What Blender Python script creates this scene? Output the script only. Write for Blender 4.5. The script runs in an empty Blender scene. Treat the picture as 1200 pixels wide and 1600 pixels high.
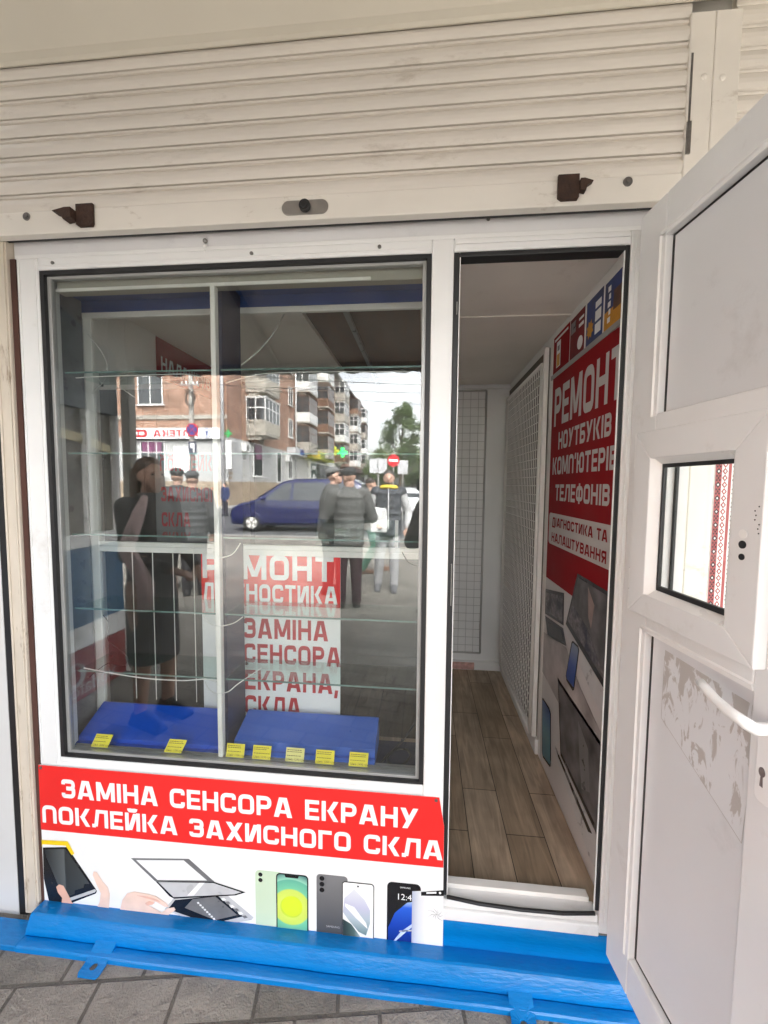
import bpy, bmesh, math, random
from mathutils import Vector, Matrix
from math import radians as R, sin, cos, pi
random.seed(7)
SC = bpy.context.scene
COL = SC.collection

# ------------------------------------------------------------------ camera
cam = bpy.data.cameras.new("camera")
cam.sensor_fit = 'HORIZONTAL'; cam.sensor_width = 36.0
cam.lens = 36.0 * 634.8 / 1200.0
cam.clip_start = 0.01; cam.clip_end = 2000
camo = bpy.data.objects.new("camera", cam); COL.objects.link(camo)
yaw, pit, rol = R(-5.41), R(3.79), R(0.53)
fw = Vector((sin(yaw)*cos(pit), cos(yaw)*cos(pit), -sin(pit)))
r0 = Vector((cos(yaw), -sin(yaw), 0)); u0 = r0.cross(fw)
rr = r0*cos(rol) + u0*sin(rol); uu = rr.cross(fw)
camo.matrix_world = Matrix(((rr.x, uu.x, -fw.x, 0.0), (rr.y, uu.y, -fw.y, -1.25), (rr.z, uu.z, -fw.z, 1.57), (0, 0, 0, 1)))
SC.camera = camo

# ------------------------------------------------------------------ light
SUN_EL, SUN_AZ = 50.0, 20.0          # sun stands behind the kiosk row, a little to the right
EXPOSURE = 4.02
w = bpy.data.worlds.new("World"); SC.world = w; w.use_nodes = True
nt = w.node_tree; N = nt.nodes; L = nt.links
bg = N['Background']; bg.inputs['Strength'].default_value = 0.15
sky = N.new('ShaderNodeTexSky'); sky.sky_type = 'NISHITA'; sky.sun_disc = False
sky.sun_elevation = R(SUN_EL); sky.sun_rotation = R(SUN_AZ)
sky.air_density = 1.2; sky.dust_density = 4.0
bw = N.new('ShaderNodeRGBToBW'); L.new(sky.outputs[0], bw.inputs[0])
tint = N.new('ShaderNodeMix'); tint.data_type = 'RGBA'; tint.blend_type = 'MULTIPLY'; tint.inputs[0].default_value = 1
L.new(bw.outputs[0], tint.inputs[6]); tint.inputs[7].default_value = (1.0, 0.985, 0.96, 1)
mx = N.new('ShaderNodeMix'); mx.data_type = 'RGBA'; mx.inputs[0].default_value = 0.88
L.new(sky.outputs[0], mx.inputs[6]); L.new(tint.outputs[2], mx.inputs[7])
tc = N.new('ShaderNodeTexCoord'); cl = N.new('ShaderNodeTexNoise')
cl.inputs['Scale'].default_value = 3.2; cl.inputs['Detail'].default_value = 6; cl.inputs['Roughness'].default_value = .62
mp = N.new('ShaderNodeMapping'); mp.inputs['Scale'].default_value = (1, 1, 2.6)
L.new(tc.outputs['Generated'], mp.inputs[0]); L.new(mp.outputs[0], cl.inputs['Vector'])
cr = N.new('ShaderNodeValToRGB'); cr.color_ramp.elements[0].position = .3; cr.color_ramp.elements[0].color = (.78, .8, .84, 1)
cr.color_ramp.elements[1].position = .65; cr.color_ramp.elements[1].color = (1.25, 1.25, 1.25, 1)
L.new(cl.outputs['Fac'], cr.inputs[0])
mc = N.new('ShaderNodeMix'); mc.data_type = 'RGBA'; mc.blend_type = 'MULTIPLY'; mc.inputs[0].default_value = 1
L.new(mx.outputs[2], mc.inputs[6]); L.new(cr.outputs[0], mc.inputs[7]); L.new(mc.outputs[2], bg.inputs['Color'])
sl = bpy.data.lights.new("sun", 'SUN'); sl.energy = 0.6; sl.angle = R(20); sl.color = (1, .96, .9)
so = bpy.data.objects.new("sun", sl); COL.objects.link(so)
sd = Vector((sin(R(SUN_AZ))*cos(R(SUN_EL)), cos(R(SUN_AZ))*cos(R(SUN_EL)), sin(R(SUN_EL))))
so.rotation_euler = sd.to_track_quat('Z', 'Y').to_euler()
SC.view_settings.view_transform = 'Standard'; SC.view_settings.look = 'None'
SC.view_settings.exposure = EXPOSURE; SC.view_settings.gamma = 1
SC.render.engine = 'CYCLES'
SC.cycles.max_bounces = 14; SC.cycles.diffuse_bounces = 7; SC.cycles.glossy_bounces = 5
SC.cycles.transparent_max_bounces = 24; SC.cycles.transmission_bounces = 6
SC.cycles.use_denoising = True
SC.cycles.caustics_reflective = False; SC.cycles.caustics_refractive = False

# ------------------------------------------------------------------ materials
def newmat(name):
    m = bpy.data.materials.new(name); m.use_nodes = True
    return m, m.node_tree.nodes, m.node_tree.links, m.node_tree.nodes['Principled BSDF']
def mat(name, col, rough=.5, var=.12, vs=6, bump=0, bs=60, metal=0, spec=.5, dirt=None, ds=3, dpos=(.52, .7), stretch=(1, 1, 1), coat=0, rvar=.1):
    """principled surface: base colour broken up by noise, optional dirt patches, optional bump"""
    m, n, l, b = newmat(name)
    g = n.new('ShaderNodeNewGeometry')
    mpn = n.new('ShaderNodeMapping'); mpn.inputs['Scale'].default_value = stretch; l.new(g.outputs['Position'], mpn.inputs[0])
    nz = n.new('ShaderNodeTexNoise'); nz.inputs['Scale'].default_value = vs; nz.inputs['Detail'].default_value = 5
    l.new(mpn.outputs[0], nz.inputs['Vector'])
    mr = n.new('ShaderNodeMapRange'); mr.inputs[1].default_value = .25; mr.inputs[2].default_value = .75
    mr.inputs[3].default_value = 1 - var; mr.inputs[4].default_value = 1 + var; l.new(nz.outputs['Fac'], mr.inputs[0])
    mm = n.new('ShaderNodeMix'); mm.data_type = 'RGBA'; mm.blend_type = 'MULTIPLY'; mm.inputs[0].default_value = 1
    mm.inputs[6].default_value = (*col, 1); l.new(mr.outputs[0], mm.inputs[7]); out = mm.outputs[2]
    if dirt:
        d = n.new('ShaderNodeTexNoise'); d.inputs['Scale'].default_value = ds; d.inputs['Detail'].default_value = 8; d.inputs['Roughness'].default_value = .7
        l.new(mpn.outputs[0], d.inputs['Vector'])
        r = n.new('ShaderNodeMapRange'); r.inputs[1].default_value = dpos[0]; r.inputs[2].default_value = dpos[1]; l.new(d.outputs['Fac'], r.inputs[0])
        m2 = n.new('ShaderNodeMix'); m2.data_type = 'RGBA'; l.new(r.outputs[0], m2.inputs[0]); l.new(out, m2.inputs[6]); m2.inputs[7].default_value = (*dirt, 1); out = m2.outputs[2]
    l.new(out, b.inputs['Base Color'])
    rm = n.new('ShaderNodeMapRange'); rm.inputs[3].default_value = max(.02, rough - rvar); rm.inputs[4].default_value = min(1, rough + rvar); l.new(nz.outputs['Fac'], rm.inputs[0]); l.new(rm.outputs[0], b.inputs['Roughness'])
    b.inputs['Metallic'].default_value = metal; b.inputs['Specular IOR Level'].default_value = spec; b.inputs['Coat Weight'].default_value = coat
    if bump:
        bn = n.new('ShaderNodeTexNoise'); bn.inputs['Scale'].default_value = bs; bn.inputs['Detail'].default_value = 4; l.new(mpn.outputs[0], bn.inputs['Vector'])
        bp = n.new('ShaderNodeBump'); bp.inputs['Strength'].default_value = bump; bp.inputs['Distance'].default_value = .004; l.new(bn.outputs['Fac'], bp.inputs['Height']); l.new(bp.outputs[0], b.inputs['Normal'])
    return m
def emit(name, col, s):
    m, n, l, b = newmat(name); b.inputs['Base Color'].default_value = (*col, 1)
    b.inputs['Emission Color'].default_value = (*col, 1); b.inputs['Emission Strength'].default_value = s
    return m
def glass(name, ior, tint=(.93, .96, .95), wob=0, rough=0.0):
    """thin window pane: clear transmission plus Fresnel mirror reflection"""
    m, n, l, b = newmat(name); n.remove(b)
    t = n.new('ShaderNodeBsdfTransparent'); t.inputs[0].default_value = (*tint, 1)
    g = n.new('ShaderNodeBsdfGlossy'); g.inputs['Roughness'].default_value = rough; g.inputs[0].default_value = (1, 1, 1, 1)
    lw = n.new('ShaderNodeLayerWeight'); lw.inputs['Blend'].default_value = .5
    pw = n.new('ShaderNodeMath'); pw.operation = 'POWER'; l.new(lw.outputs['Facing'], pw.inputs[0]); pw.inputs[1].default_value = 5
    f0 = ((ior-1)/(ior+1))**2
    f = n.new('ShaderNodeMath'); f.operation = 'MULTIPLY_ADD'; l.new(pw.outputs[0], f.inputs[0]); f.inputs[1].default_value = 1-f0; f.inputs[2].default_value = f0
    mxx = n.new('ShaderNodeMixShader'); l.new(f.outputs[0], mxx.inputs[0]); l.new(t.outputs[0], mxx.inputs[1]); l.new(g.outputs[0], mxx.inputs[2])
    if wob:
        ge = n.new('ShaderNodeNewGeometry'); nz = n.new('ShaderNodeTexNoise'); nz.inputs['Scale'].default_value = 1.6; nz.inputs['Detail'].default_value = 1; l.new(ge.outputs['Position'], nz.inputs['Vector'])
        bp = n.new('ShaderNodeBump'); bp.inputs['Strength'].default_value = wob; bp.inputs['Distance'].default_value = .01; l.new(nz.outputs['Fac'], bp.inputs['Height']); l.new(bp.outputs[0], g.inputs['Normal'])
    l.new(mxx.outputs[0], n['Material Output'].inputs[0])
    return m
def brickmat(name, c1, c2, mortar, bw_, bh, ms=.012, flat=False, var=.25, bump=.5, rough=.85, rot=0, relief=0, offs=.5):
    m, n, l, b = newmat(name)
    g = n.new('ShaderNodeNewGeometry'); s = n.new('ShaderNodeSeparateXYZ'); l.new(g.outputs['Position'], s.inputs[0])
    c = n.new('ShaderNodeCombineXYZ')
    if flat: l.new(s.outputs[0], c.inputs[0]); l.new(s.outputs[1], c.inputs[1])
    else:
        a = n.new('ShaderNodeMath'); a.operation = 'ADD'; l.new(s.outputs[0], a.inputs[0]); l.new(s.outputs[1], a.inputs[1]); l.new(a.outputs[0], c.inputs[0]); l.new(s.outputs[2], c.inputs[1])
    mp_ = n.new('ShaderNodeMapping'); mp_.inputs['Rotation'].default_value = (0, 0, rot); l.new(c.outputs[0], mp_.inputs[0])
    br = n.new('ShaderNodeTexBrick'); l.new(mp_.outputs[0], br.inputs['Vector']); br.offset = offs
    br.inputs['Color1'].default_value = (*c1, 1); br.inputs['Color2'].default_value = (*c2, 1); br.inputs['Mortar'].default_value = (*mortar, 1)
    br.inputs['Scale'].default_value = 1; br.inputs['Brick Width'].default_value = bw_; br.inputs['Row Height'].default_value = bh; br.inputs['Mortar Size'].default_value = ms; br.inputs['Mortar Smooth'].default_value = .3
    nz = n.new('ShaderNodeTexNoise'); nz.inputs['Scale'].default_value = 1.1 if not flat else 3; nz.inputs['Detail'].default_value = 9; nz.inputs['Roughness'].default_value = .7; l.new(g.outputs['Position'], nz.inputs['Vector'])
    mr = n.new('ShaderNodeMapRange'); mr.inputs[1].default_value = .3; mr.inputs[2].default_value = .7; mr.inputs[3].default_value = 1 - var; mr.inputs[4].default_value = 1 + var; l.new(nz.outputs['Fac'], mr.inputs[0])
    mm = n.new('ShaderNodeMix'); mm.data_type = 'RGBA'; mm.blend_type = 'MULTIPLY'; mm.inputs[0].default_value = 1; l.new(br.outputs['Color'], mm.inputs[6]); l.new(mr.outputs[0], mm.inputs[7]); l.new(mm.outputs[2], b.inputs['Base Color'])
    b.inputs['Roughness'].default_value = rough
    inv = n.new('ShaderNodeMath'); inv.operation = 'MULTIPLY_ADD'; l.new(br.outputs['Fac'], inv.inputs[0]); inv.inputs[1].default_value = -1; inv.inputs[2].default_value = 1
    h = inv.outputs[0]
    if relief:
        wv = n.new('ShaderNodeTexNoise'); wv.inputs['Scale'].default_value = 17; wv.inputs['Detail'].default_value = 2.5; wv.inputs['Distortion'].default_value = .7; l.new(g.outputs['Position'], wv.inputs['Vector'])
        ad = n.new('ShaderNodeMath'); ad.operation = 'MULTIPLY_ADD'; l.new(wv.outputs['Fac'], ad.inputs[0]); ad.inputs[1].default_value = relief; l.new(h, ad.inputs[2]); h = ad.outputs[0]
        w2 = n.new('ShaderNodeTexNoise'); w2.inputs['Scale'].default_value = 180; w2.inputs['Detail'].default_value = 3; l.new(g.outputs['Position'], w2.inputs['Vector'])
        a2 = n.new('ShaderNodeMath'); a2.operation = 'MULTIPLY_ADD'; l.new(w2.outputs['Fac'], a2.inputs[0]); a2.inputs[1].default_value = .8; l.new(h, a2.inputs[2]); h = a2.outputs[0]
    bp = n.new('ShaderNodeBump'); bp.inputs['Strength'].default_value = bump; bp.inputs['Distance'].default_value = .006; l.new(h, bp.inputs['Height']); l.new(bp.outputs[0], b.inputs['Normal'])
    return m
def plankmat(name):
    m, n, l, b = newmat(name)
    g = n.new('ShaderNodeNewGeometry'); mp_ = n.new('ShaderNodeMapping'); mp_.inputs['Rotation'].default_value = (0, 0, R(90)); mp_.inputs['Location'].default_value = (.3, .094, 0); l.new(g.outputs['Position'], mp_.inputs[0])
    br = n.new('ShaderNodeTexBrick'); l.new(mp_.outputs[0], br.inputs['Vector']); br.offset = .37
    br.inputs['Color1'].default_value = (.32, .235, .155, 1); br.inputs['Color2'].default_value = (.48, .37, .265, 1); br.inputs['Mortar'].default_value = (.035, .025, .018, 1)
    br.inputs['Scale'].default_value = 1; br.inputs['Brick Width'].default_value = .62; br.inputs['Row Height'].default_value = .147; br.inputs['Mortar Size'].default_value = .0016; br.inputs['Mortar Smooth'].default_value = .1
    mp2 = n.new('ShaderNodeMapping'); mp2.inputs['Scale'].default_value = (16, 1.6, 1); l.new(g.outputs['Position'], mp2.inputs[0])
    nz = n.new('ShaderNodeTexNoise'); nz.inputs['Scale'].default_value = 2.4; nz.inputs['Detail'].default_value = 7; nz.inputs['Distortion'].default_value = 1.1; l.new(mp2.outputs[0], nz.inputs['Vector'])
    mr = n.new('ShaderNodeMapRange'); mr.inputs[1].default_value = .3; mr.inputs[2].default_value = .7; mr.inputs[3].default_value = .68; mr.inputs[4].default_value = 1.28; l.new(nz.outputs['Fac'], mr.inputs[0])
    mm = n.new('ShaderNodeMix'); mm.data_type = 'RGBA'; mm.blend_type = 'MULTIPLY'; mm.inputs[0].default_value = 1; l.new(br.outputs[0], mm.inputs[6]); l.new(mr.outputs[0], mm.inputs[7])
    n2 = n.new('ShaderNodeTexNoise'); n2.inputs['Scale'].default_value = 5; n2.inputs['Detail'].default_value = 5; l.new(g.outputs['Position'], n2.inputs['Vector'])
    m2 = n.new('ShaderNodeMapRange'); m2.inputs[1].default_value = .3; m2.inputs[2].default_value = .7; m2.inputs[3].default_value = .78; m2.inputs[4].default_value = 1.2; l.new(n2.outputs['Fac'], m2.inputs[0])
    m3 = n.new('ShaderNodeMix'); m3.data_type = 'RGBA'; m3.blend_type = 'MULTIPLY'; m3.inputs[0].default_value = 1; l.new(mm.outputs[2], m3.inputs[6]); l.new(m2.outputs[0], m3.inputs[7])
    l.new(m3.outputs[2], b.inputs['Base Color']); b.inputs['Roughness'].default_value = .45
    return m
def rampmat(name, axis, lo, hi, stops, rough=.35, radial=None):
    """printed gradient: along a world axis, or rings round a point"""
    m, n, l, b = newmat(name)
    g = n.new('ShaderNodeNewGeometry')
    if radial:
        s = n.new('ShaderNodeVectorMath'); s.operation = 'DISTANCE'; l.new(g.outputs['Position'], s.inputs[0]); s.inputs[1].default_value = radial; o = s.outputs['Value']
    else:
        s = n.new('ShaderNodeSeparateXYZ'); l.new(g.outputs['Position'], s.inputs[0]); o = s.outputs[axis]
    mr = n.new('ShaderNodeMapRange'); mr.inputs[1].default_value = lo; mr.inputs[2].default_value = hi; l.new(o, mr.inputs[0])
    c = n.new('ShaderNodeValToRGB'); l.new(mr.outputs[0], c.inputs[0])
    while len(c.color_ramp.elements) < len(stops): c.color_ramp.elements.new(.5)
    for e, (p, cc) in zip(c.color_ramp.elements, stops): e.position = p; e.color = (*cc, 1)
    l.new(c.outputs[0], b.inputs['Base Color']); b.inputs['Roughness'].default_value = rough
    return m

M = {}
M['pvc'] = mat('white_pvc', (.79, .79, .785), .36, .03, 5, dirt=(.50, .47, .43), ds=3.4, dpos=(.58, .86), bump=.03, bs=400)
M['pvc_panel'] = mat('white_pvc_panel', (.72, .725, .735), .45, .025, 3, bump=.12, bs=700, dirt=(.46, .44, .42), ds=3.4, dpos=(.58, .92))
M['pvc_bead'] = mat('white_pvc_bead', (.86, .855, .84), .3, .02)
M['header'] = mat('header_plastic', (.72, .715, .72), .5, .05, 5, dirt=(.5, .49, .5), ds=3, dpos=(.55, .85))
M['shutter'] = mat('cream_shutter_paint', (.70, .66, .60), .5, .06, 4, dirt=(.36, .30, .235), ds=9, dpos=(.60, .86), stretch=(.5, 1, 1.6))
M['rail_paint'] = mat('cream_rail_paint', (.77, .735, .67), .5, .05, 6, dirt=(.34, .27, .19), ds=10, dpos=(.60, .78), stretch=(.7, 1, 1.4))
M['box_paint'] = mat('shutter_box_paint', (.60, .565, .48), .55, .03, 3, dirt=(.42, .38, .3), ds=2, dpos=(.62, .9))
M['old_post'] = mat('worn_cream_paint', (.62, .55, .46), .6, .08, 8, dirt=(.23, .15, .09), ds=9, dpos=(.58, .72), stretch=(3, 1, .6))
M['rust'] = mat('rusty_iron', (.045, .022, .014), .8, .5, 40, bump=.6, bs=120)
M['steel'] = mat('brushed_steel', (.45, .43, .40), .4, .1, 30, metal=.9)
M['screw'] = mat('screw_metal', (.25, .24, .23), .35, .2, 80, metal=.8)
M['gasket'] = mat('black_rubber', (.012, .012, .013), .5, .2, 30)
M['alu'] = mat('grey_aluminium', (.42, .42, .41), .38, .08, 9, metal=.4)
M['alu_white'] = mat('white_aluminium', (.84, .82, .78), .4, .05, 9)
M['glass'] = glass('shop_window_glass', 1.76, tint=(.91, .93, .925))
M['tinted'] = glass('dimming_rear_pane', 1.1, tint=(.56, .57, .57))  # dark tint added to dim the shop seen behind the case
M['pane'] = glass('hatch_glass', 1.45, tint=(.97, .98, .97))
M['shelf'] = glass('shelf_glass', 1.5, tint=(.86, .93, .91))
M['shelf_edge'] = mat('shelf_glass_edge', (.13, .21, .19), .12, .2, 30, spec=.8)
M['blue'] = mat('glossy_blue_paint', (.001, .175, .50), .22, .10, 14, bump=.45, bs=110, spec=.45, rvar=.12, stretch=(.3, 1, 1), dirt=(.004, .12, .38), ds=16, dpos=(.55, .75))
M['bluebox'] = mat('blue_display_laminate', (.012, .085, .55), .3, .08, 6)
M['bluebox_lt'] = mat('light_blue_display_laminate', (.05, .15, .60), .32, .06, 6)
M['partition'] = mat('dark_blue_board', (.022, .026, .062), .35, .15, 8)
M['casetop'] = mat('deep_blue_board', (.012, .06, .26), .4, .25, 5)
M['red'] = mat('red_print', (.78, .022, .02), .38, .03)
M['red_in'] = mat('shaded_red_print', (.26, .004, .009), .6, .05, spec=.2)  # red print darkened in its colour for the weaker light indoors
M['white_print'] = mat('white_print', (.84, .84, .83), .38, .02)
M['white_txt'] = mat('white_lettering', (.86, .86, .85), .38, .02)
M['red_txt'] = mat('red_lettering', (.46, .01, .02), .4, .05)
M['black_print'] = mat('black_print', (.012, .012, .014), .25, .1)
M['grey_print'] = mat('grey_print', (.16, .16, .165), .3, .2, 20)
M['ltgrey_print'] = mat('light_grey_print', (.52, .52, .53), .3, .08, 20)
M['skin_print'] = mat('skin_tone_print', (.75, .44, .34), .4, .1, 25)
M['skin_print_lt'] = mat('pale_skin_tone_print', (.82, .60, .50), .4, .08, 25)
M['yellow'] = mat('yellow_paper', (.90, .78, .06), .6, .04)
M['yellow_pale'] = mat('pale_yellow_paper', (.85, .80, .30), .6, .04)
M['tag_txt'] = mat('tag_ink', (.12, .10, .03), .6, .1)
M['wall_in'] = mat('interior_white_board', (.85, .84, .82), .55, .04, 3, dirt=(.62, .57, .52), ds=1.6, dpos=(.58, .9))
M['ceil_in'] = mat('interior_ceiling_board', (.88, .83, .77), .6, .06, 3, dirt=(.55, .46, .38), ds=2.4, dpos=(.55, .85))
M['brown_ceil'] = mat('brown_plywood', (.075, .030, .011), .55, .5, 5, stretch=(5, 1, 1))
M['wire'] = mat('white_wire', (.88, .86, .82), .4, .04)
M['wire_rust'] = mat('grey_coated_wire', (.50, .485, .465), .5, .1)
M['taupe'] = mat('taupe_dark_sheet', (.15, .128, .108), .7, .12, 5)
M['valance'] = mat('olive_grey_strip', (.38, .36, .31), .5, .08)
M['floor'] = plankmat('brown_plank_linoleum')
M['paver'] = brickmat('grey_relief_pavers', (.175, .16, .137), (.25, .23, .20), (.105, .095, .08), .25, .125, .006, flat=True, relief=2.6, bump=1.0, var=.28, rot=R(-9), offs=.5)
M['asphalt'] = mat('asphalt', (.085, .085, .088), .85, .25, 3, bump=.4, bs=90)
M['kerb'] = mat('concrete_kerb', (.33, .32, .30), .8, .2, 3, bump=.3)
M['white_neigh'] = mat('white_painted_sheet', (.66, .655, .645), .5, .04, 3, dirt=(.55, .5, .44), ds=3, dpos=(.6, .85))
M['canopy'] = mat('canopy_soffit', (.34, .31, .28), .75, .3, 3)  # soffit lightened to bounce more light onto the kiosk front
M['canopy_edge'] = mat('canopy_fascia', (.05, .05, .055), .6, .3, 3)
M['darkgap'] = mat('dark_reddish_gap', (.07, .028, .02), .8, .3, 5)
M['cable_w'] = mat('white_cable', (.7, .69, .66), .45, .05)
M['cable_b'] = mat('black_cable', (.02, .02, .02), .5, .1)
M['divider'] = mat('cream_aluminium', (.46, .43, .37), .45, .08, 6)
M['residue'] = mat('sticker_glue_residue', (.47, .44, .42), .7, .12, 30)

def residuemat(name):
    m, n, l, b = newmat(name); g = n.new('ShaderNodeNewGeometry'); mp_ = n.new('ShaderNodeMapping'); mp_.inputs['Rotation'].default_value = (R(22), 0, 0); mp_.inputs['Scale'].default_value = (1, 2.2, .8); l.new(g.outputs['Position'], mp_.inputs[0])
    a = n.new('ShaderNodeTexNoise'); a.inputs['Scale'].default_value = 13; a.inputs['Detail'].default_value = 9; a.inputs['Roughness'].default_value = .62; a.inputs['Distortion'].default_value = .8; l.new(mp_.outputs[0], a.inputs['Vector'])
    s = n.new('ShaderNodeSeparateXYZ'); l.new(g.outputs['Position'], s.inputs[0])
    z = n.new('ShaderNodeMapRange'); z.inputs[1].default_value = .88; z.inputs[2].default_value = 1.15; z.inputs[3].default_value = -.13; z.inputs[4].default_value = .045; l.new(s.outputs[2], z.inputs[0])
    ad = n.new('ShaderNodeMath'); ad.operation = 'ADD'; l.new(a.outputs['Fac'], ad.inputs[0]); l.new(z.outputs[0], ad.inputs[1])
    r = n.new('ShaderNodeMapRange'); r.inputs[1].default_value = .495; r.inputs[2].default_value = .53; l.new(ad.outputs[0], r.inputs[0])
    x = n.new('ShaderNodeMix'); x.data_type = 'RGBA'; l.new(r.outputs[0], x.inputs[0]); x.inputs[6].default_value = (.73, .735, .745, 1); x.inputs[7].default_value = (.50, .47, .445, 1); l.new(x.outputs[2], b.inputs['Base Color']); b.inputs['Roughness'].default_value = .6
    return m
M['residue_sheet'] = residuemat('panel_with_sticker_residue')

# ------------------------------------------------------------------ mesh helpers
ORG = {}
class MB:
    def __init__(s): s.v = []; s.f = []
    def add(s, vs, fs):
        o = len(s.v); s.v += [tuple(p) for p in vs]; s.f += [tuple(i + o for i in f) for f in fs]; return s
    def box(s, x0, x1, y0, y1, z0, z1):
        return s.add([(x0,y0,z0),(x1,y0,z0),(x1,y1,z0),(x0,y1,z0),(x0,y0,z1),(x1,y0,z1),(x1,y1,z1),(x0,y1,z1)],
              [(0,3,2,1),(4,5,6,7),(0,1,5,4),(1,2,6,5),(2,3,7,6),(3,0,4,7)])
    def poly(s, pts): return s.add(pts, [tuple(range(len(pts)))])
    def prism(s, pts, fn, a, b):
        """2-D outline pts, fn(u,v,depth)->3-D, extruded from depth a to b"""
        n = len(pts); vs = [fn(u, v, a) for u, v in pts] + [fn(u, v, b) for u, v in pts]
        return s.add(vs, [tuple(range(n)), tuple(range(2*n-1, n-1, -1))] + [(i, n+i, n+(i+1) % n, (i+1) % n) for i in range(n)])
    def loft(s, rings, cap=True):
        n = len(rings[0]); vs = [p for r in rings for p in r]; fs = []
        for k in range(len(rings)-1):
            for i in range(n): fs.append((k*n+i, k*n+(i+1) % n, (k+1)*n+(i+1) % n, (k+1)*n+i))
        if cap: fs += [tuple(range(n-1, -1, -1)), tuple(range((len(rings)-1)*n, len(rings)*n))]
        return s.add(vs, fs)
    def tube(s, pts, r, seg=8):
        pts = [Vector(p) for p in pts]; rs = r if isinstance(r, (list, tuple)) else [r]*len(pts); rings = []; ref = None
        for i, p in enumerate(pts):
            t = (pts[min(i+1, len(pts)-1)] - pts[max(i-1, 0)]).normalized()
            if ref is None: ref = Vector((0, 0, 1)) if abs(t.z) < .9 else Vector((1, 0, 0))
            a = (ref - t*ref.dot(t)).normalized(); b = t.cross(a); ref = a
            rings.append([p + (a*cos(2*pi*k/seg) + b*sin(2*pi*k/seg))*rs[i] for k in range(seg)])
        return s.loft(rings)
    def cyl(s, p0, p1, r, seg=16): return s.tube([p0, p1], r, seg)
    def ball(s, c, rx, ry=None, rz=None, su=12, sv=8):
        ry = ry or rx; rz = rz or rx; vs = [(c[0], c[1], c[2]-rz)]
        for j in range(1, sv):
            a = -pi/2 + pi*j/sv
            for i in range(su): vs.append((c[0]+rx*cos(a)*cos(2*pi*i/su), c[1]+ry*cos(a)*sin(2*pi*i/su), c[2]+rz*sin(a)))
        vs.append((c[0], c[1], c[2]+rz)); fs = [(0, 1+(i+1) % su, 1+i) for i in range(su)]
        for j in range(sv-2):
            for i in range(su): a = 1+j*su; fs.append((a+i, a+(i+1) % su, a+su+(i+1) % su, a+su+i))
        t = 1+(sv-2)*su; fs += [(t+i, t+(i+1) % su, len(vs)-1) for i in range(su)]
        return s.add(vs, fs)
    def build(s, name, m, parent=None, smooth=False, bevel=0, label=None, kind=None, base=None):
        xs = list(zip(*s.v)); c = Vector([(min(a)+max(a))/2 for a in xs])
        if parent is None: c.z = min(xs[2])
        if base: c = Vector(base)
        me = bpy.data.meshes.new(name); me.from_pydata([Vector(p)-c for p in s.v], [], s.f); me.validate(); me.update()
        b = bmesh.new(); b.from_mesh(me); bmesh.ops.recalc_face_normals(b, faces=b.faces); b.to_mesh(me); b.free()
        me.materials.append(M[m] if isinstance(m, str) else m)
        if smooth: me.polygons.foreach_set('use_smooth', [True]*len(me.polygons))
        o = bpy.data.objects.new(name, me); COL.objects.link(o); ORG[o] = c.copy()
        if parent: o.parent = parent; o.location = c - ORG[parent]
        else: o.location = c
        if bevel:
            bv = o.modifiers.new('bevel', 'BEVEL'); bv.width = bevel; bv.segments = 2; bv.limit_method = 'ANGLE'; bv.angle_limit = R(40)
        if label: o['label'] = label
        if kind: o['kind'] = kind
        return o
def tag(o, label, cat, group=None):
    o['label'] = label; o['category'] = cat
    if group: o['group'] = group
    return o
def thing(name, label, cat, loc=(0, 0, 0), group=None):
    o = bpy.data.objects.new(name, None); COL.objects.link(o); o.location = loc; o.empty_display_size = .1; ORG[o] = Vector(loc)
    return tag(o, label, cat, group)
def copytree(o, parent=None):
    c = o.copy(); COL.objects.link(c)
    if parent: c.parent = parent
    for ch in o.children: copytree(ch, c)
    return c
def rrect(x0, x1, z0, z1, r, n=5):
    out = []
    for cx, cz, a in ((x1-r, z1-r, 0), (x0+r, z1-r, 90), (x0+r, z0+r, 180), (x1-r, z0+r, 270)):
        for k in range(n+1): t = R(a+90*k/n); out.append((cx+r*cos(t), cz+r*sin(t)))
    return out

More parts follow.
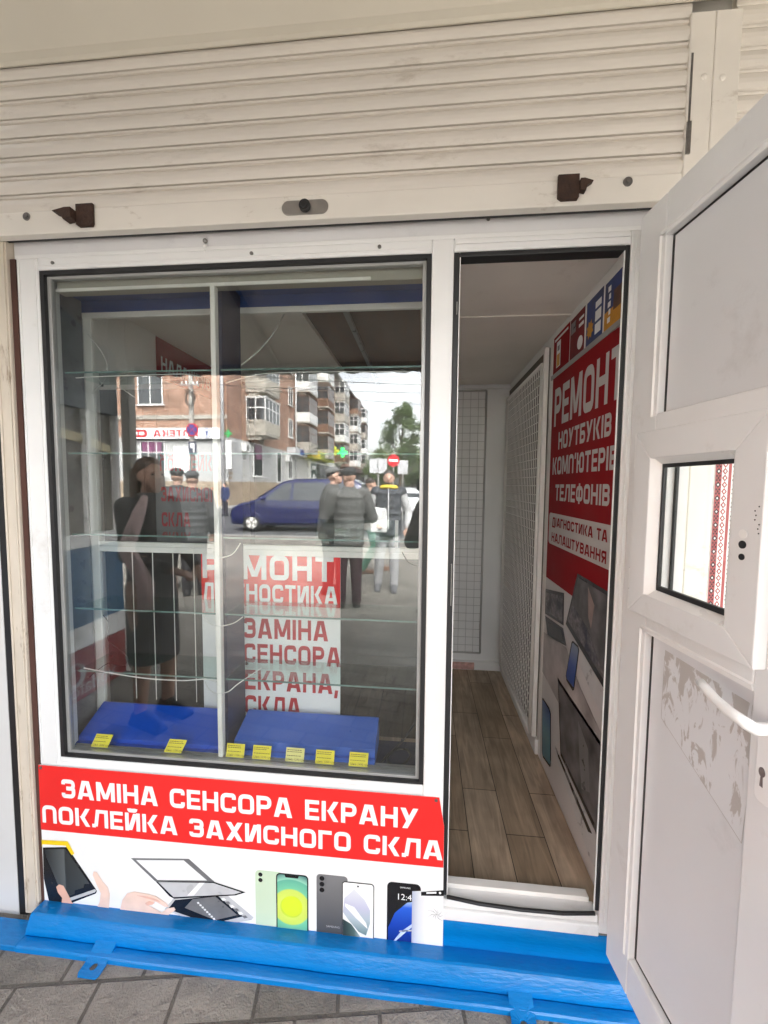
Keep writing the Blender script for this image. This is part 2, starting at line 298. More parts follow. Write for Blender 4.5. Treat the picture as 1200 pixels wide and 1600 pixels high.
# ------------------------------------------------------------------ block letters (wide rounded grotesque)
t_ = .215
def glyph(ch):
    t = t_; l = t/2; T = 1-t/2; m = .5; th = t*1.22
    def box(w): return (l, w-t/2)
    B = lambda a, b, c, d: ('b', a, b, c, d)
    Q = lambda xb, xt, y0=0., y1=1., h=th: ('q', xb, xt, y0, y1, h)
    S = lambda *p, closed=False: ('s', p, closed)
    w = .86; l, r = box(w)
    if ch == 'О': return w, [S((w/2, l), (r, l), (r, T), (l, T), (l, l), closed=True)]
    if ch == 'С': return w*.97, [S((r-.02, .68), (r-.02, T), (l, T), (l, l), (r-.02, l), (r-.02, .32))]
    if ch == 'Є': return w*.97, [S((r, .68), (r, T), (l, T), (l, l), (r, l), (r, .32)), B(t, .4, w*.72, .6)]
    if ch == 'З': w = .8; l, r = box(w); return w, [S((l, .72), (l, T), (r, T), (r, .52), (w*.35, .52)), S((w*.7, .515), (r+.01, .515), (r+.01, l), (l, l), (l, .28))]
    if ch == 'А': w = .98; return w, [Q(0, w/2-th*.8), Q(w-th, w/2-th*.2), B(w*.2, .19, w*.8, .36)]
    if ch == 'М': w = 1.08; return w, [B(0, 0, t*1.05, 1), B(w-t*1.05, 0, w, 1), Q(w/2-th*.5, t*.25, .12, 1, th*.85), Q(w/2-th*.35, w-t*.25-th*.85, .12, 1, th*.85)]
    if ch == 'І': return t*1.05, [B(0, 0, t*1.05, 1)]
    if ch == 'Н': return w, [B(0, 0, t, 1), B(w-t, 0, w, 1), B(t, .41, w-t, .6)]
    if ch == 'Е': w = .74; return w, [B(0, 0, t, 1), B(t, .8, w, 1), B(t, .41, w*.94, .59), B(t, 0, w, .2)]
    if ch == 'Р': w = .8; l, r = box(w); return w, [B(0, 0, t, 1), S((t*.8, T), (r, T), (r, .44), (t*.8, .44))]
    if ch == 'К': w = .88; return w, [B(0, 0, t, 1), Q(w*.34, w-th, .5, 1.), Q(w-th*1.02, w*.3, 0., .56)]
    if ch == 'У': w = .9; return w, [Q(w*.12, w-th), Q(w*.5-th*.55, 0, .33, 1.)]
    if ch == 'П': return w, [S((l, 0), (l, T), (r, T), (r, 0))]
    if ch == 'Л': w = .92; l, r = box(w); return w, [B(w-t, 0, w, 1), B(w*.26, .8, w-t, 1), Q(w*.1, w*.27-.02, .06, .99, t), B(-.02, 0, w*.2, .2)]
    if ch in 'ЙИ':
        p = [B(0, 0, t, 1), B(w-t, 0, w, 1), Q(t*.6, w-t*.6-th, .04, .96, th)]
        if ch == 'Й': p.append(S((w*.28, 1.24), (w*.3, 1.13), (w*.7, 1.13), (w*.72, 1.24)))
        return w, p
    if ch == 'Х': w = .92; return w, [Q(0, w-th*1.1, 0, 1, th*1.1), Q(w-th*1.1, 0, 0, 1, th*1.1)]
    if ch == 'Г': w = .7; return w, [B(0, 0, t, 1), B(t, .8, w, 1)]
    if ch == 'Т': w = .8; return w, [B(w/2-t/2, 0, w/2+t/2, .8), B(0, .8, w, 1)]
    if ch == 'Д': w = .98; return w, [B(0, -.18, w, 0), B(w-t*1.3, 0, w-t*.3, 1), B(w*.28, .8, w-t*1.3, 1), Q(w*.12, w*.26, 0, .99, t)]
    if ch == 'Ю': w = 1.15; return w, [B(0, 0, t, 1), B(t, .41, w*.42, .6), S((w*.7, l), (w-l, l), (w-l, T), (w*.45, T), (w*.45, l), closed=True)]
    if ch == 'Б': w = .8; l, r = box(w); return w, [B(0, 0, t, 1), B(t, .8, w*.95, 1), S((t*.8, .52), (r, .52), (r, l), (t*.8, l))]
    if ch == 'В': w = .82; l, r = box(w); return w, [B(0, 0, t, 1), S((t*.8, T), (r-.02, T), (r-.02, .52), (t*.8, .52)), S((t*.8, .515), (r, .515), (r, l), (t*.8, l))]
    if ch == 'Ь': w = .8; l, r = box(w); return w, [B(0, 0, t, 1), S((t*.8, .55), (r, .55), (r, l), (t*.8, l))]
    if ch == 'Ф': w = 1.0; l, r = box(w); return w, [B(w/2-t/2, -.05, w/2+t/2, 1.05), S((w/2, .2), (r, .2), (r, .8), (l, .8), (l, .2), closed=True)]
    if ch == 'Ш': w = 1.12; return w, [B(0, 0, t, 1), B(w/2-t/2, .2, w/2+t/2, 1), B(w-t, 0, w, 1), B(t, 0, w-t, .2)]
    if ch == 'Я': w = .82; l, r = box(w); return w, [B(w-t, 0, w, 1), S((w-t*.8, T), (l, T), (l, .44), (w-t*.8, .44)), Q(0, w*.3, 0, .36)]
    if ch == ',': return t, [Q(-.05, .02, -.2, .2, t)]
    if ch == '’': return t, [Q(0, .05, .72, 1.02, t)]
    return .42, []
def rounded(path, rad, closed):
    P = [Vector((a, b)) for a, b in path]; out = []; n = len(P)
    for i, p in enumerate(P):
        if not closed and i in (0, n-1): out.append(p); continue
        a = P[i-1]; b = P[(i+1) % n]; d1 = a-p; d2 = b-p
        if d1.length < 1e-6 or d2.length < 1e-6 or abs(d1.normalized().dot(d2.normalized())) > .99: out.append(p); continue
        q = min(rad, d1.length*.5, d2.length*.5); p1 = p+d1.normalized()*q; p2 = p+d2.normalized()*q
        for k in range(6): s = k/5; out.append(p1*(1-s)**2 + p*2*s*(1-s) + p2*s*s)
    return out
def lettering(name, text, fn, u0, u1, v0, v1, m, parent, gap=.15, depth=.0006, label=None):
    """text fitted in the box u0..u1 x v0..v1; fn(u,v,d)->3-D (d = metres proud of the surface)"""
    gl = [glyph(c) for c in text]; W = sum(g[0] for g in gl) + gap*(len(gl)-1); sx = (u1-u0)/W; sy = v1-v0
    mb = MB(); x = 0; k = 0
    for wd, pr in gl:
        for p in pr:
            d = depth + (k % 5)*.00012; k += 1
            if p[0] == 'b': pts = [(p[1], p[2]), (p[3], p[2]), (p[3], p[4]), (p[1], p[4])]; polys = [pts]
            elif p[0] == 'q': _, xb, xt, y0, y1, h = p; polys = [[(xb, y0), (xb+h, y0), (xt+h, y1), (xt, y1)]]
            else:
                c = rounded(p[1], .24, p[2]); n = len(c); le = []; ri = []
                for i in range(n):
                    a = c[i-1] if (i or p[2]) else c[0]; b = c[(i+1) % n] if (i < n-1 or p[2]) else c[n-1]
                    tt = (b-a).normalized(); no = Vector((-tt.y, tt.x))*t_/2; le.append(c[i]+no); ri.append(c[i]-no)
                polys = [[tuple(le[i]), tuple(ri[i]), tuple(ri[(i+1) % n]), tuple(le[(i+1) % n])] for i in range(n if p[2] else n-1)]
            for q in polys: mb.poly([fn(u0+(x+a)*sx, v0+b*sy, d) for a, b in q])
        x += wd + gap
    return mb.build(name, m, parent, label=label)
def smalltext(name, text, fn, u0, v0, size, m, parent, mirror=False, sx=1.0):
    """small writing set in the built-in font, turned into a mesh"""
    cu = bpy.data.curves.new('txt', 'FONT'); cu.body = text; cu.size = size; cu.resolution_u = 2
    ob = bpy.data.objects.new('txt', cu); COL.objects.link(ob)
    dg = bpy.context.evaluated_depsgraph_get(); me = bpy.data.meshes.new_from_object(ob.evaluated_get(dg))
    mb = MB(); mb.add([fn(u0+v.co.x*sx, v0+v.co.y, .0008) for v in me.vertices], [tuple(p.vertices) for p in me.polygons])
    bpy.data.objects.remove(ob); bpy.data.curves.remove(cu); bpy.data.meshes.remove(me)
    return mb.build(name, m, parent) if mb.f else None
FRONT = lambda y0: (lambda u, v, d: (u, y0-d, v))          # on a wall facing the viewer
SIDE = lambda x0: (lambda u, v, d: (x0-d, -u, v))           # on the right-hand wall, read from the left

# ================================================================== SETTING: ground
MB().box(-60, 60, -10.5, 6, -.4, 0).build('pavement', 'paver', kind='structure')
MB().box(-60, 60, -10.72, -10.5, -.4, .0).build('kerb', 'kerb', kind='structure')
MB().box(-200, 200, -400, -10.72, -.4, -.10).build('road', 'asphalt', kind='structure')

# ================================================================== THE KIOSK
K = thing('kiosk', 'white kiosk with rolled-up cream shutter, glazed shop window and an open white door', 'kiosk', (-.36, 0, 0))
# shell
MB().box(-1.327, .081, .004, .05, .03, .577).build('wall_panel', 'pvc', K, label='white panel under the shop window')
MB().box(-1.345, .64, .012, .05, 2.292, 2.9).build('header_panel', 'header', K, bevel=.002)
hl = MB(); hl.box(-1.335, .60, .004, .0119, 2.292, 2.305); hl.build('header_bead', 'pvc', K, bevel=.002)
sw = MB()
for i in range(17): sw.box(.605, .612, .0625+.1*i, .0625+.1*i+.0985, .21, 2.29)
sw.box(.6122, .63, .06, 1.76, .1, 2.89); sw.build('side_wall', 'wall_in', K)
sw = MB()
for i in range(17): sw.box(-1.318, -1.311, .0625+.1*i, .0625+.1*i+.0985, .21, 2.29)
sw.box(-1.34, -1.3182, .06, 1.76, .1, 2.89); sw.build('side_wall', 'wall_in', K)
MB().box(-1.34, .63, 1.7601, 1.79, .1, 2.9).build('back_wall', 'wall_in', K)
MB().box(-1.31, .6045, 1.735, 1.76, .2055, .27).build('skirting', 'wall_in', K, bevel=.002); MB().box(-1.31, .6045, 1.74, 1.76, 2.262, 2.2805).build('cove_strip', 'wall_in', K, bevel=.002)
MB().box(-1.33, .605, .0502, 1.7599, .12, .205).build('floor', 'floor', K)
ce = MB()
ce.box(-1.31, -.52, .30, 1.745, 2.29, 2.31); ce.box(-.02, .604, .0505, .555, 2.288, 2.31); ce.box(-.02, .604, .558, 1.745, 2.29, 2.31)
ce.box(-1.31, -.0205, .0505, .299, 2.30, 2.31)
ce.build('ceiling', 'ceil_in', K)
MB().box(-.02, .603, .548, .575, 2.2815, 2.2875).build('ceiling_strip', 'ceil_in', K, bevel=.003)
MB().box(-.5195, -.0205, .30, 1.745, 2.312, 2.33).build('ceiling_board', 'brown_ceil', K, label='bare brown plywood strip of the ceiling')
MB().box(-.345, -.325, .30, 1.745, 2.29, 2.311).build('ceiling_batten', 'grey_print', K)
MB().box(-1.345, .64, .0, 1.85, 2.9005, 3.0).build('roof', 'box_paint', K)
# skirting on the right wall
MB().box(.588, .6045, .80, 1.734, .206, .285).build('skirting', 'wall_in', K, bevel=.003)

# window frame : stiles, rails, mullion butted end to end
wf = MB()
wf.box(-1.327, -1.2505, 0, .0795, .577, 2.2915); wf.box(.0165, .081, 0, .0795, .165, 2.2915)
wf.box(-1.2505, .0165, 0, .0795, .577, .608); wf.box(-1.2505, .0165, 0, .0795, 2.2535, 2.2915)
WF = wf.build('window_frame', 'pvc', K, bevel=.004)
rd = MB()
for a in (-1.318, -1.262, .030, .0705): rd.box(a, a+.0035, -.0022, -.0001, .585, 2.285)
rd.box(-1.24, .01, -.0022, -.0001, 2.266, 2.269); rd.box(-1.24, .01, -.0022, -.0001, .592, .595)
rd.build('frame_rib', 'pvc', WF)
gk = MB()
gk.box(-1.2504, -1.236, .004, .0346, .6085, 2.253); gk.box(.002, .0164, .004, .0346, .6085, 2.253)
gk.box(-1.236, .002, .004, .0346, .6085, .617); gk.box(-1.236, .002, .004, .0346, 2.2405, 2.253)
gk.build('gasket', 'gasket', WF)
al = MB()
al.box(-1.2358, -1.224, .016, .0344, .6172, 2.2403); al.box(-.010, .0018, .016, .0344, .6172, 2.2403)
al.box(-1.224, -.010, .016, .0344, .6172, .626); al.box(-1.224, -.010, .016, .0344, 2.232, 2.2403)
al.build('glazing_bead', 'alu', WF, bevel=.001)
MB().box(-1.2235, -.0105, .022, .0265, .6262, 2.2318).build('window_pane', 'glass', WF)
st = MB(); st.box(-1.24, .01, .036, .0795, .6085, .617); st.box(-1.24, .01, .042, .046, .6171, .6255); st.box(-1.24, .01, .056, .06, .6171, .623); st.build('sliding_track', 'alu', WF)
for (x, z) in ((-1.196, 2.273), (-.533, 2.274), (-.139, 2.276), (.178, 2.347)):
    s = MB(); s.cyl((x, .012 if z > 2.3 else -.0005, z), (x, .006 if z > 2.3 else -.0035, z), .0055, 14); s.cyl((x, .006 if z > 2.3 else -.0035, z), (x, .005 if z > 2.3 else -.0045, z), .002, 6)
    s.build('screw', 'screw', K)

# door frame
df = MB()
df.box(.081, .5735, 0, .0595, 2.253, 2.2915); df.box(.5735, .604, 0, .026, .165, 2.2915)
DF = df.build('door_frame', 'pvc', K, bevel=.004)
rb = MB(); rb.box(.086, .57, -.006, -.0001, 2.272, 2.283); rb.box(.585, .589, -.004, -.0001, .2, 2.28); rb.box(.597, .601, -.004, -.0001, .2, 2.28); rb.build('frame_rib', 'pvc', DF, bevel=.002)
gs = MB()
gs.box(.0812, .098, .002, .045, .238, 2.2528); gs.box(.5595, .5733, .002, .012, .238, 2.2528); gs.box(.098, .5595, .002, .045, 2.2385, 2.2528)
gs.build('door_seal', 'gasket', DF, bevel=.003)
fx = MB(); fx.box(.5572, .5594, .003, .009, .238, 2.238); fx.box(.0981, .1005, .003, .05, .238, 2.238); fx.build('seal_lip', 'pvc_bead', DF)
th = MB(); th.box(.082, .573, -.004, .05, .158, .196); th.box(.086, .572, .004, .05, .1962, .222); th.build('threshold', 'pvc', DF, bevel=.004)
tr = MB(); tr.tube([(.098, .001, .236), (.2, -.003, .2275), (.33, -.005, .2245), (.46, -.004, .2255), (.5594, .000, .2325)], .0055, 8); tr.build('threshold_seal', 'gasket', DF, smooth=True)
MB().box(.0985, .5594, .046, .075, .2055, .236).build('threshold_strip', 'alu_white', DF, bevel=.002)
for z0, z1 in ((2.075, 2.11), (1.20, 1.33)):
    MB().box(.0905, .0935, -.0035, .0015, z0, z1).build('strike_plate', 'screw', DF)

# blue painted sill, one rolled section
prof = [(.003, .157), (-.0004, .156), (-.0009, .150), (-.0009, .110), (.0004, .107), (.0004, .075), (-.0010, .0665), (-.030, .0725), (-.050, .0735), (-.0565, .0705), (-.061, .062), (-.0745, .034), (-.0765, .025), (-.0755, .017), (-.070, .0115),
        (-.078, .0165), (-.100, .0195), (-.108, .0175), (-.1115, .0125), (-.115, -.01), (.003, -.01)]
sm = MB(); xs = [-1.333 + i*(.70+1.333)/60 for i in range(61)]
def prx(x):
    j = .0007*sin(9*x)+.0003*sin(31*x+1)
    return [(x, y + (j if 6 < i < 20 else 0), z + (j*.8 if 6 < i < 19 else 0)) for i, (y, z) in enumerate(prof)]
sm.loft([prx(x) for x in xs]); SILL = sm.build('sill', 'blue', K, smooth=True, label='glossy blue painted steel sill')
es = SILL.modifiers.new('split', 'EDGE_SPLIT'); es.split_angle = R(24)
for lx, ly in ((-1.035, -.16), (.318, -.165)):
    lg = MB(); o = rrect(lx-.038, lx+.038, ly, -.095, .008, 3)
    # strap lug with a round hole: outline ring joined to hole ring
    n = 24; hc = (lx, ly+.030); out = []
    for k in range(n):
        a = 2*pi*k/n; dx, dy = cos(a), sin(a); s = min(.036/abs(dx) if abs(dx) > 1e-6 else 9, (.030 if dy < 0 else .062)/abs(dy) if abs(dy) > 1e-6 else 9); out.append((lx+dx*s, hc[1]+dy*s))
    hol = [(hc[0]+.011*cos(2*pi*k/n), hc[1]+.011*sin(2*pi*k/n)) for k in range(n)]
    zf = lambda y: .010 + max(0, (y+.118))*.5
    rings = [[(x, y, zf(y)) for x, y in out], [(x, y, zf(y)) for x, y in hol], [(x, y, .004) for x, y in hol], [(x, y, .004) for x, y in out]]
    lg.loft(rings + [rings[0]], cap=False); lg.build('lug', 'blue', K, bevel=.001)

MB().box(-1.9, -1.3335, -.112, -.03, -.01, .018).build('sill_rail', 'blue', K, bevel=.003)
# left guide rail of the shutter, gap behind it
MB().box(-1.3465, -1.3275, -.002, .03, .0, 2.29).build('gap_backing', 'darkgap', K)
gr = MB(); gr.box(-1.402, -1.3475, -.012, .03, .02, 2.45); gr.box(-1.396, -1.389, -.0165, -.0121, .03, 2.44); gr.box(-1.358, -1.353, -.0165, -.0121, .03, 2.44)
gr.build('guide_rail', 'old_post', K, bevel=.003)
gr = MB(); gr.box(.674, .7352, -.045, .02, .0, 2.80); gr.build('guide_rail', 'rail_paint', K, bevel=.003)
for x, z in ((.7135, 2.64),):
    b = MB(); b.ball((x, -.0452, z), .008, .004, .008, 12, 6); b.build('rivet', 'rail_paint', K, smooth=True)
b = MB(); b.box(.6795, .6845, -.0462, -.0452, 2.47, 2.70); b.box(.677, .687, -.050, -.0452, 2.45, 2.53); b.build('lock_slot', 'screw', K)

# roller shutter
slats = MB(); ring = []
z = 2.404
while z < 2.86:
    p = .0553
    pr = [(-.0215, z), (-.0215, z+.0030), (-.0385, z+.0034), (-.0420, z+.014), (-.0432, z+.024), (-.0415, z+.034), (-.037, z+.042), (-.0325, z+.0448), (-.0325, z+.0464), (-.0380, z+.0474), (-.0385, z+.0535)]
    ring += pr; z += p
slats.v = []; n = len(ring)
xsn = [-1.4, .677]
slats.loft([[(x, y, zz) for y, zz in ring] + [(x, -.02, ring[-1][1]), (x, -.02, ring[0][1])] for x in xsn])
SH = slats.build('roller_shutter', 'shutter', K, label='rolled-up cream slatted shutter')
rl = MB(); rl.box(-1.405, .672, -.047, -.018, 2.3355, 2.4035); BR = rl.build('bottom_rail', 'rail_paint', SH, bevel=.003)
MB().box(-1.405, .672, -.0178, .0, 2.342, 2.36).build('brush_strip', 'gasket', SH)
for bx, mir in ((-1.062, 1), (.352, -1)):
    b = MB(); b.box(bx, bx+.056, -.056, -.0472, 2.352, 2.412)
    q = [(0, 0), (.026, -.004), (.034, .012), (.062, .022), (.020, .030), (0, .030)]
    if mir == 1: b.prism([(bx-u, 2.362+v) for u, v in q], lambda u, v, d: (u, d, v), -.075, -.0476)
    else: b.prism([(bx+.0561+u*.55, 2.365+v) for u, v in q], lambda u, v, d: (u, d, v), -.064, -.0476)
    b.prism([(bx+.01, 2.345), (bx+.052, 2.345), (bx+.056, 2.352), (bx, 2.352)], lambda u, v, d: (u, d, v), -.060, -.0476)
    b.build('lock_bracket', 'rust', SH, bevel=.0015, label='rusty iron lock bracket')
b = MB(); b.prism([(cx+.020*cos(a), 2.3685+.020*sin(a)) for cx, a in [(-.303, R(-90+15*k)) for k in range(13)] + [(-.400, R(90+15*k)) for k in range(13)]], lambda u, v, d: (u, d, v), -.0495, -.0471)
b.build('latch_plate', 'steel', SH)
b = MB(); b.cyl((-.350, -.0496, 2.3685), (-.350, -.062, 2.3685), .0165, 20); b.cyl((-.350, -.062, 2.3685), (-.350, -.066, 2.3685), .011, 16); b.build('latch_knob', 'gasket', SH, bevel=.002)
for x in (-1.232, .535):
    b = MB(); b.cyl((x, -.047, 2.388), (x, -.0495, 2.388), .012, 16); b.cyl((x, -.0495, 2.388), (x, -.0535, 2.388), .006, 6); b.build('bolt', 'screw', SH)
for k in range(3):
    b = MB(); b.ball((-.685, .0055, 2.322-.018*k), .0075, .006, .0075, 12, 6); b.build('sealant_blob' if k else 'screw', 'pvc_bead' if k else 'screw', K, smooth=True)
# shutter box
bx = MB(); xs0, xs1 = -1.41, .80
outl = [(-.022, 2.868), (-.046, 2.868), (-.046, 2.822), (-.052, 2.821), (-.058, 2.828), (-.064, 2.846), (-.135, 2.930), (-.14, 2.942), (-.15, 2.955), (-.15, 3.10), (-.0005, 3.10), (-.0005, 2.868)]
bx.loft([[(x, y, z) for y, z in outl] for x in (xs0, xs1)]); bx.build('shutter_box', 'box_paint', K, bevel=.0015)

# display case behind the pane
CA = thing('display_case', 'white aluminium display case with glass shelves behind the shop window', 'display case', (-.62, .15, .59))
MB().box(-1.30, .012, .0800, .235, .575, .597).build('case_floor', 'partition', CA)
MB().box(-1.30, .012, .0505, .235, 2.2525, 2.262).build('case_top', 'casetop', CA)
MB().box(-1.23, -.004, .046, .0785, 2.203, 2.2522).build('front_valance', 'valance', CA, bevel=.002)
MB().box(-1.23, -.17, .040, .0458, 2.203, 2.213).build('valance_lip', 'alu_white', CA, bevel=.001)
dv = MB(); dv.box(-.690, -.673, .036, .058, .6265, 2.2028); dv.build('divider_post', 'alu_white', CA, bevel=.002)
MB().box(-.689, -.673, .0790, .2195, .598, 2.2522).build('partition', 'partition', CA)
fr = MB(); fr.box(-1.30, .012, .22, .236, 2.190, 2.2115); fr.build('rear_rail', 'alu_white', CA, bevel=.002)
MB().box(-1.30, .012, .2200, .236, 2.2117, 2.2522).build('case_header', 'casetop', CA)
fr = MB(); fr.box(-1.262, .002, .22, .240, 1.300, 1.322); fr.box(-1.262, .002, .2205, .236, 1.3225, 1.34); fr.build('rear_rail', 'alu_white', CA, bevel=.002)
for a, b_ in ((-1.295, -1.2625), (.0025, .012)):
    fr = MB(); fr.box(a, b_, .22, .236, .598, 2.1898); fr.build('rear_post', 'alu_white', CA, bevel=.002)
for i in range(5):
    MB().box(-1.14+.085*i, -1.138+.085*i, .238, .241, .70, 1.299).build('door_edge', 'alu_white', CA)
MB().box(-1.304, -1.2965, .06, .219, .598, 2.2522).build('side_panel', 'grey_print', CA)
for a, b_ in ((-1.262, -.64), (-.66, .002)): MB().box(a, b_, .2500 if a < -1 else .2560, .2535 if a < -1 else .2595, .598, 1.93).build('dimming_pane', 'tinted', CA)  # panes added to darken what lies behind the signs and shelves
ex = MB(); ex.box(-.4, -.1, .242, .246, 1.3405, 1.44); ex.build('sliding_pane', 'shelf', CA)
MB().box(-.0995, -.088, .241, .247, 1.3405, 1.44).build('pane_edge', 'alu_white', CA)
for zz in (1.94, 1.667, 1.385, 1.121, .893):
    for a, b_ in ((-1.222, -.694), (-.668, -.002)):
        s = MB(); s.box(a, b_, .058, .2185, zz, zz+.0055); S = s.build('shelf', 'shelf', CA)
        MB().box(a, b_, .0560, .0579, zz, zz+.0055).build('shelf_edge', 'shelf_edge', S)
        for xx in (a+.012, b_-.012):
            p = MB(); p.cyl((xx, .20, zz-.009), (xx, .20, zz-.0003), .006, 8); p.build('shelf_peg', 'gasket', S)
# light strips and cables hanging in the case
for nm, lab, pts, m, r in (
    ('light_strip', 'limp white light strip under the top shelf in the right half of the window', [(-.66, .075, 1.905), (-.60, .07, 1.918), (-.52, .07, 1.932), (-.35, .07, 1.935), (-.15, .07, 1.932), (-.06, .07, 1.931), (-.035, .075, 1.918)], 'cable_w', .0018),
    ('light_strip', 'limp white light strip under the top shelf in the left half of the window', [(-1.2, .075, 1.930), (-1.1, .07, 1.932), (-.95, .07, 1.934), (-.8, .07, 1.935), (-.75, .08, 1.926)], 'cable_w', .0018),
    ('light_strip', 'limp white light strip sagging along the lowest left shelf', [(-1.2, .06, .905), (-1.08, .055, .893), (-.95, .05, .885), (-.82, .05, .885), (-.74, .055, .892), (-.70, .06, .880)], 'cable_w', .0022),
    ('cable', 'thin white cable looped by the left post of the display case', [(-1.25, .19, 2.12), (-1.20, .19, 2.06), (-1.175, .19, 2.0), (-1.19, .19, 1.95), (-1.245, .19, 1.90)], 'cable_w', .0017),
    ('cable', 'thin white cable hanging slantwise beside the left post of the display case', [(-1.19, .2, 2.0), (-1.15, .2, 1.94), (-1.08, .2, 1.89)], 'cable_w', .0015),
    ('cable', 'black cable dangling in loops low in the left half of the window', [(-1.17, .12, 1.08), (-1.15, .12, 1.05), (-1.155, .12, .99), (-1.13, .12, .965), (-1.09, .12, .94), (-1.075, .12, .91), (-1.10, .12, .89), (-1.15, .12, .90), (-1.20, .12, .87), (-1.235, .12, .84)], 'cable_b', .0016),
    ('cable', 'grey cable loop at the window divider on the lowest shelf', [(-.74, .05, .885), (-.72, .04, .865), (-.69, .034, .855), (-.65, .036, .862), (-.62, .05, .885), (-.55, .08, .93)], 'cable_w', .0018),
    ('cable', 'grey cable loop at the window divider under the third shelf', [(-.74, .05, 1.12), (-.72, .04, 1.10), (-.68, .034, 1.09), (-.63, .04, 1.10), (-.60, .05, 1.12)], 'cable_w', .0018),
    ('cable', 'grey cable loop at the window divider at the middle rail', [(-.70, .05, 1.34), (-.67, .034, 1.325), (-.63, .04, 1.335), (-.61, .06, 1.37)], 'cable_w', .0018),
    ('cable', 'black cable curled at the right end of the middle rail', [(-.07, .2, 1.33), (-.05, .19, 1.30), (-.02, .19, 1.285), (0, .2, 1.29)], 'cable_b', .0025),
    ('cable', 'black cable heap lying on the case floor right of the lighter blue stand', [(-.13, .10, .603), (-.10, .16, .604), (-.05, .17, .612), (-.03, .12, .62), (-.07, .08, .608), (-.11, .12, .606), (-.06, .19, .63), (-.015, .19, .70)], 'cable_b', .004),
    ('cable', 'two white wires running down from the ceiling behind the window', [(-.74, .32, 2.02), (-.66, .34, 2.09), (-.60, .36, 2.17), (-.57, .4, 2.26)], 'cable_w', .003)):
    mb = MB()
    P = [Vector(p) for p in pts]; sm_ = []
    for i in range(len(P)-1):
        a, b_, c_, d_ = P[max(i-1, 0)], P[i], P[i+1], P[min(i+2, len(P)-1)]
        for k in range(6):
            s = k/6; sm_.append(.5*((2*b_)+(c_-a)*s+(2*a-5*b_+4*c_-d_)*s*s+(3*b_-a-3*c_+d_)*s**3))
    sm_.append(P[-1]); mb.tube(sm_, r, 6)
    o = mb.build(nm, m, smooth=True); tag(o, lab, 'light strip' if nm == 'light_strip' else 'cable')

# blue stands on the case floor
def stand(label, x0, x1, zb, zf, lipz, m1, m2):
    mb = MB(); T = thing('display_stand', label, 'display stand', ((x0+x1)/2, .14, .597))
    mb.prism([(.215, .5975), (.215, zb), (.205, zb+.003), (.084, zf), (.0815, zf-.02), (.0815, .5975)], lambda u, v, d: (d, u, v), x0, x1); mb.build('sloped_top', m1, T, bevel=.002)
    l = MB(); l.prism([(.081, .598), (.081, lipz), (.070, lipz), (.061, lipz-.006), (.061, .6)], lambda u, v, d: (d, u, v), x0-.018, x1+.002); l.build('front_lip', m2, T, bevel=.001)
stand('dark blue sloped display stand in the left half of the window', -1.255, -.70, .695, .632, .620, 'bluebox', 'bluebox')
stand('lighter blue wedge display stand in the right half of the window', -.655, -.15, .700, .660, .632, 'bluebox_lt', 'bluebox_lt')

# price tags leaning on the pane behind the track
tags = [(-1.137, '2600', 'leftmost yellow price tag in the window, alone at the far left', 'yellow', 0), (-.86, '1700', 'yellow price tag before the dark blue stand, just left of the divider', 'yellow', 0),
        (-.632, '1150', 'yellow price tag first to the right of the window divider', 'yellow', 1), (-.538, '1190', 'yellow price tag second to the right of the window divider', 'yellow', 2),
        (-.421, '1290', 'pale cream-yellow price tag in the middle of the lighter blue stand', 'yellow_pale', 3), (-.317, '1350', 'yellow price tag between the pale tag and the rightmost tag', 'yellow', 4), (-.202, '1490', 'rightmost yellow price tag at the end of the lighter blue stand', 'yellow', 5)]
for x, pr, lab, m, i in tags:
    T = thing('price_tag', lab, 'price tag', (x, .034, .6265), 'price tags along the window sill')
    lean = .012 if i == 0 else .003
    f = lambda u, v, d, x=x, lean=lean: (x + u + v*(lean/.045) + (v*.18 if lean > .01 else 0), .0405 + v*.12 - d, .6265 + v)
    mb = MB(); mb.prism([(-.032, 0), (.032, 0), (.032, .046), (-.032, .046)], f, -.0006, 0); mb.build('card', m, T)
    smalltext('lettering', 'Ціна: ' + pr + ' грн', f, -.028, .005, .0098, 'tag_txt', T)
    ln = MB()
    for v in (.038, .032, .019):
        u = -.028
        while u < .012 + .012*random.random():
            q = .003 + .005*random.random(); ln.poly([f(u, v, .0005), f(u+q, v, .0005), f(u+q, v+.0022, .0005), f(u, v+.0022, .0005)]); u += q + .0015
    ln.build('fine_print', 'tag_txt', T)

# signs standing in the case
SG = thing('window_sign', 'red and white repair sign standing behind the glass right of the window divider', 'sign', (-.58, .24, .6))
q_ = .9635; Sg = lambda y0: (lambda u, v, d: (u*q_, y0-d, 1.57+(v-1.57)*q_))
MB().box(-.888*q_, -.316*q_, .2430, .2470, .600, 1.57-.252*q_).build('board', 'white_print', SG)
MB().box(-.8878*q_, -.3162*q_, .2420, .2429, 1.57-.485*q_, 1.57-.2522*q_).build('red_field', 'red', SG)
F = Sg(.2419)
lettering('lettering', 'РЕМОНТ', F, -.882, -.343, 1.188, 1.288, 'white_txt', SG)
lettering('lettering', 'ДІАГНОСТИКА', F, -.885, -.327, 1.098, 1.170, 'white_txt', SG)
F = Sg(.2429)
lettering('lettering', 'ЗАМІНА', F, -.712, -.365, .948, 1.030, 'red_txt', SG)
lettering('lettering', 'СЕНСОРА', F, -.714, -.314, .846, .925, 'red_txt', SG)
lettering('lettering', 'ЕКРАНА,', F, -.710, -.325, .733, .815, 'red_txt', SG)
lettering('lettering', 'СКЛА', F, -.712, -.478, .628, .708, 'red_txt', SG)
SG = thing('window_sign', 'white sign, greyed as if dimly lit, with dark red writing standing on the rear rail left of the divider', 'sign', (-.92, .245, 1.34))
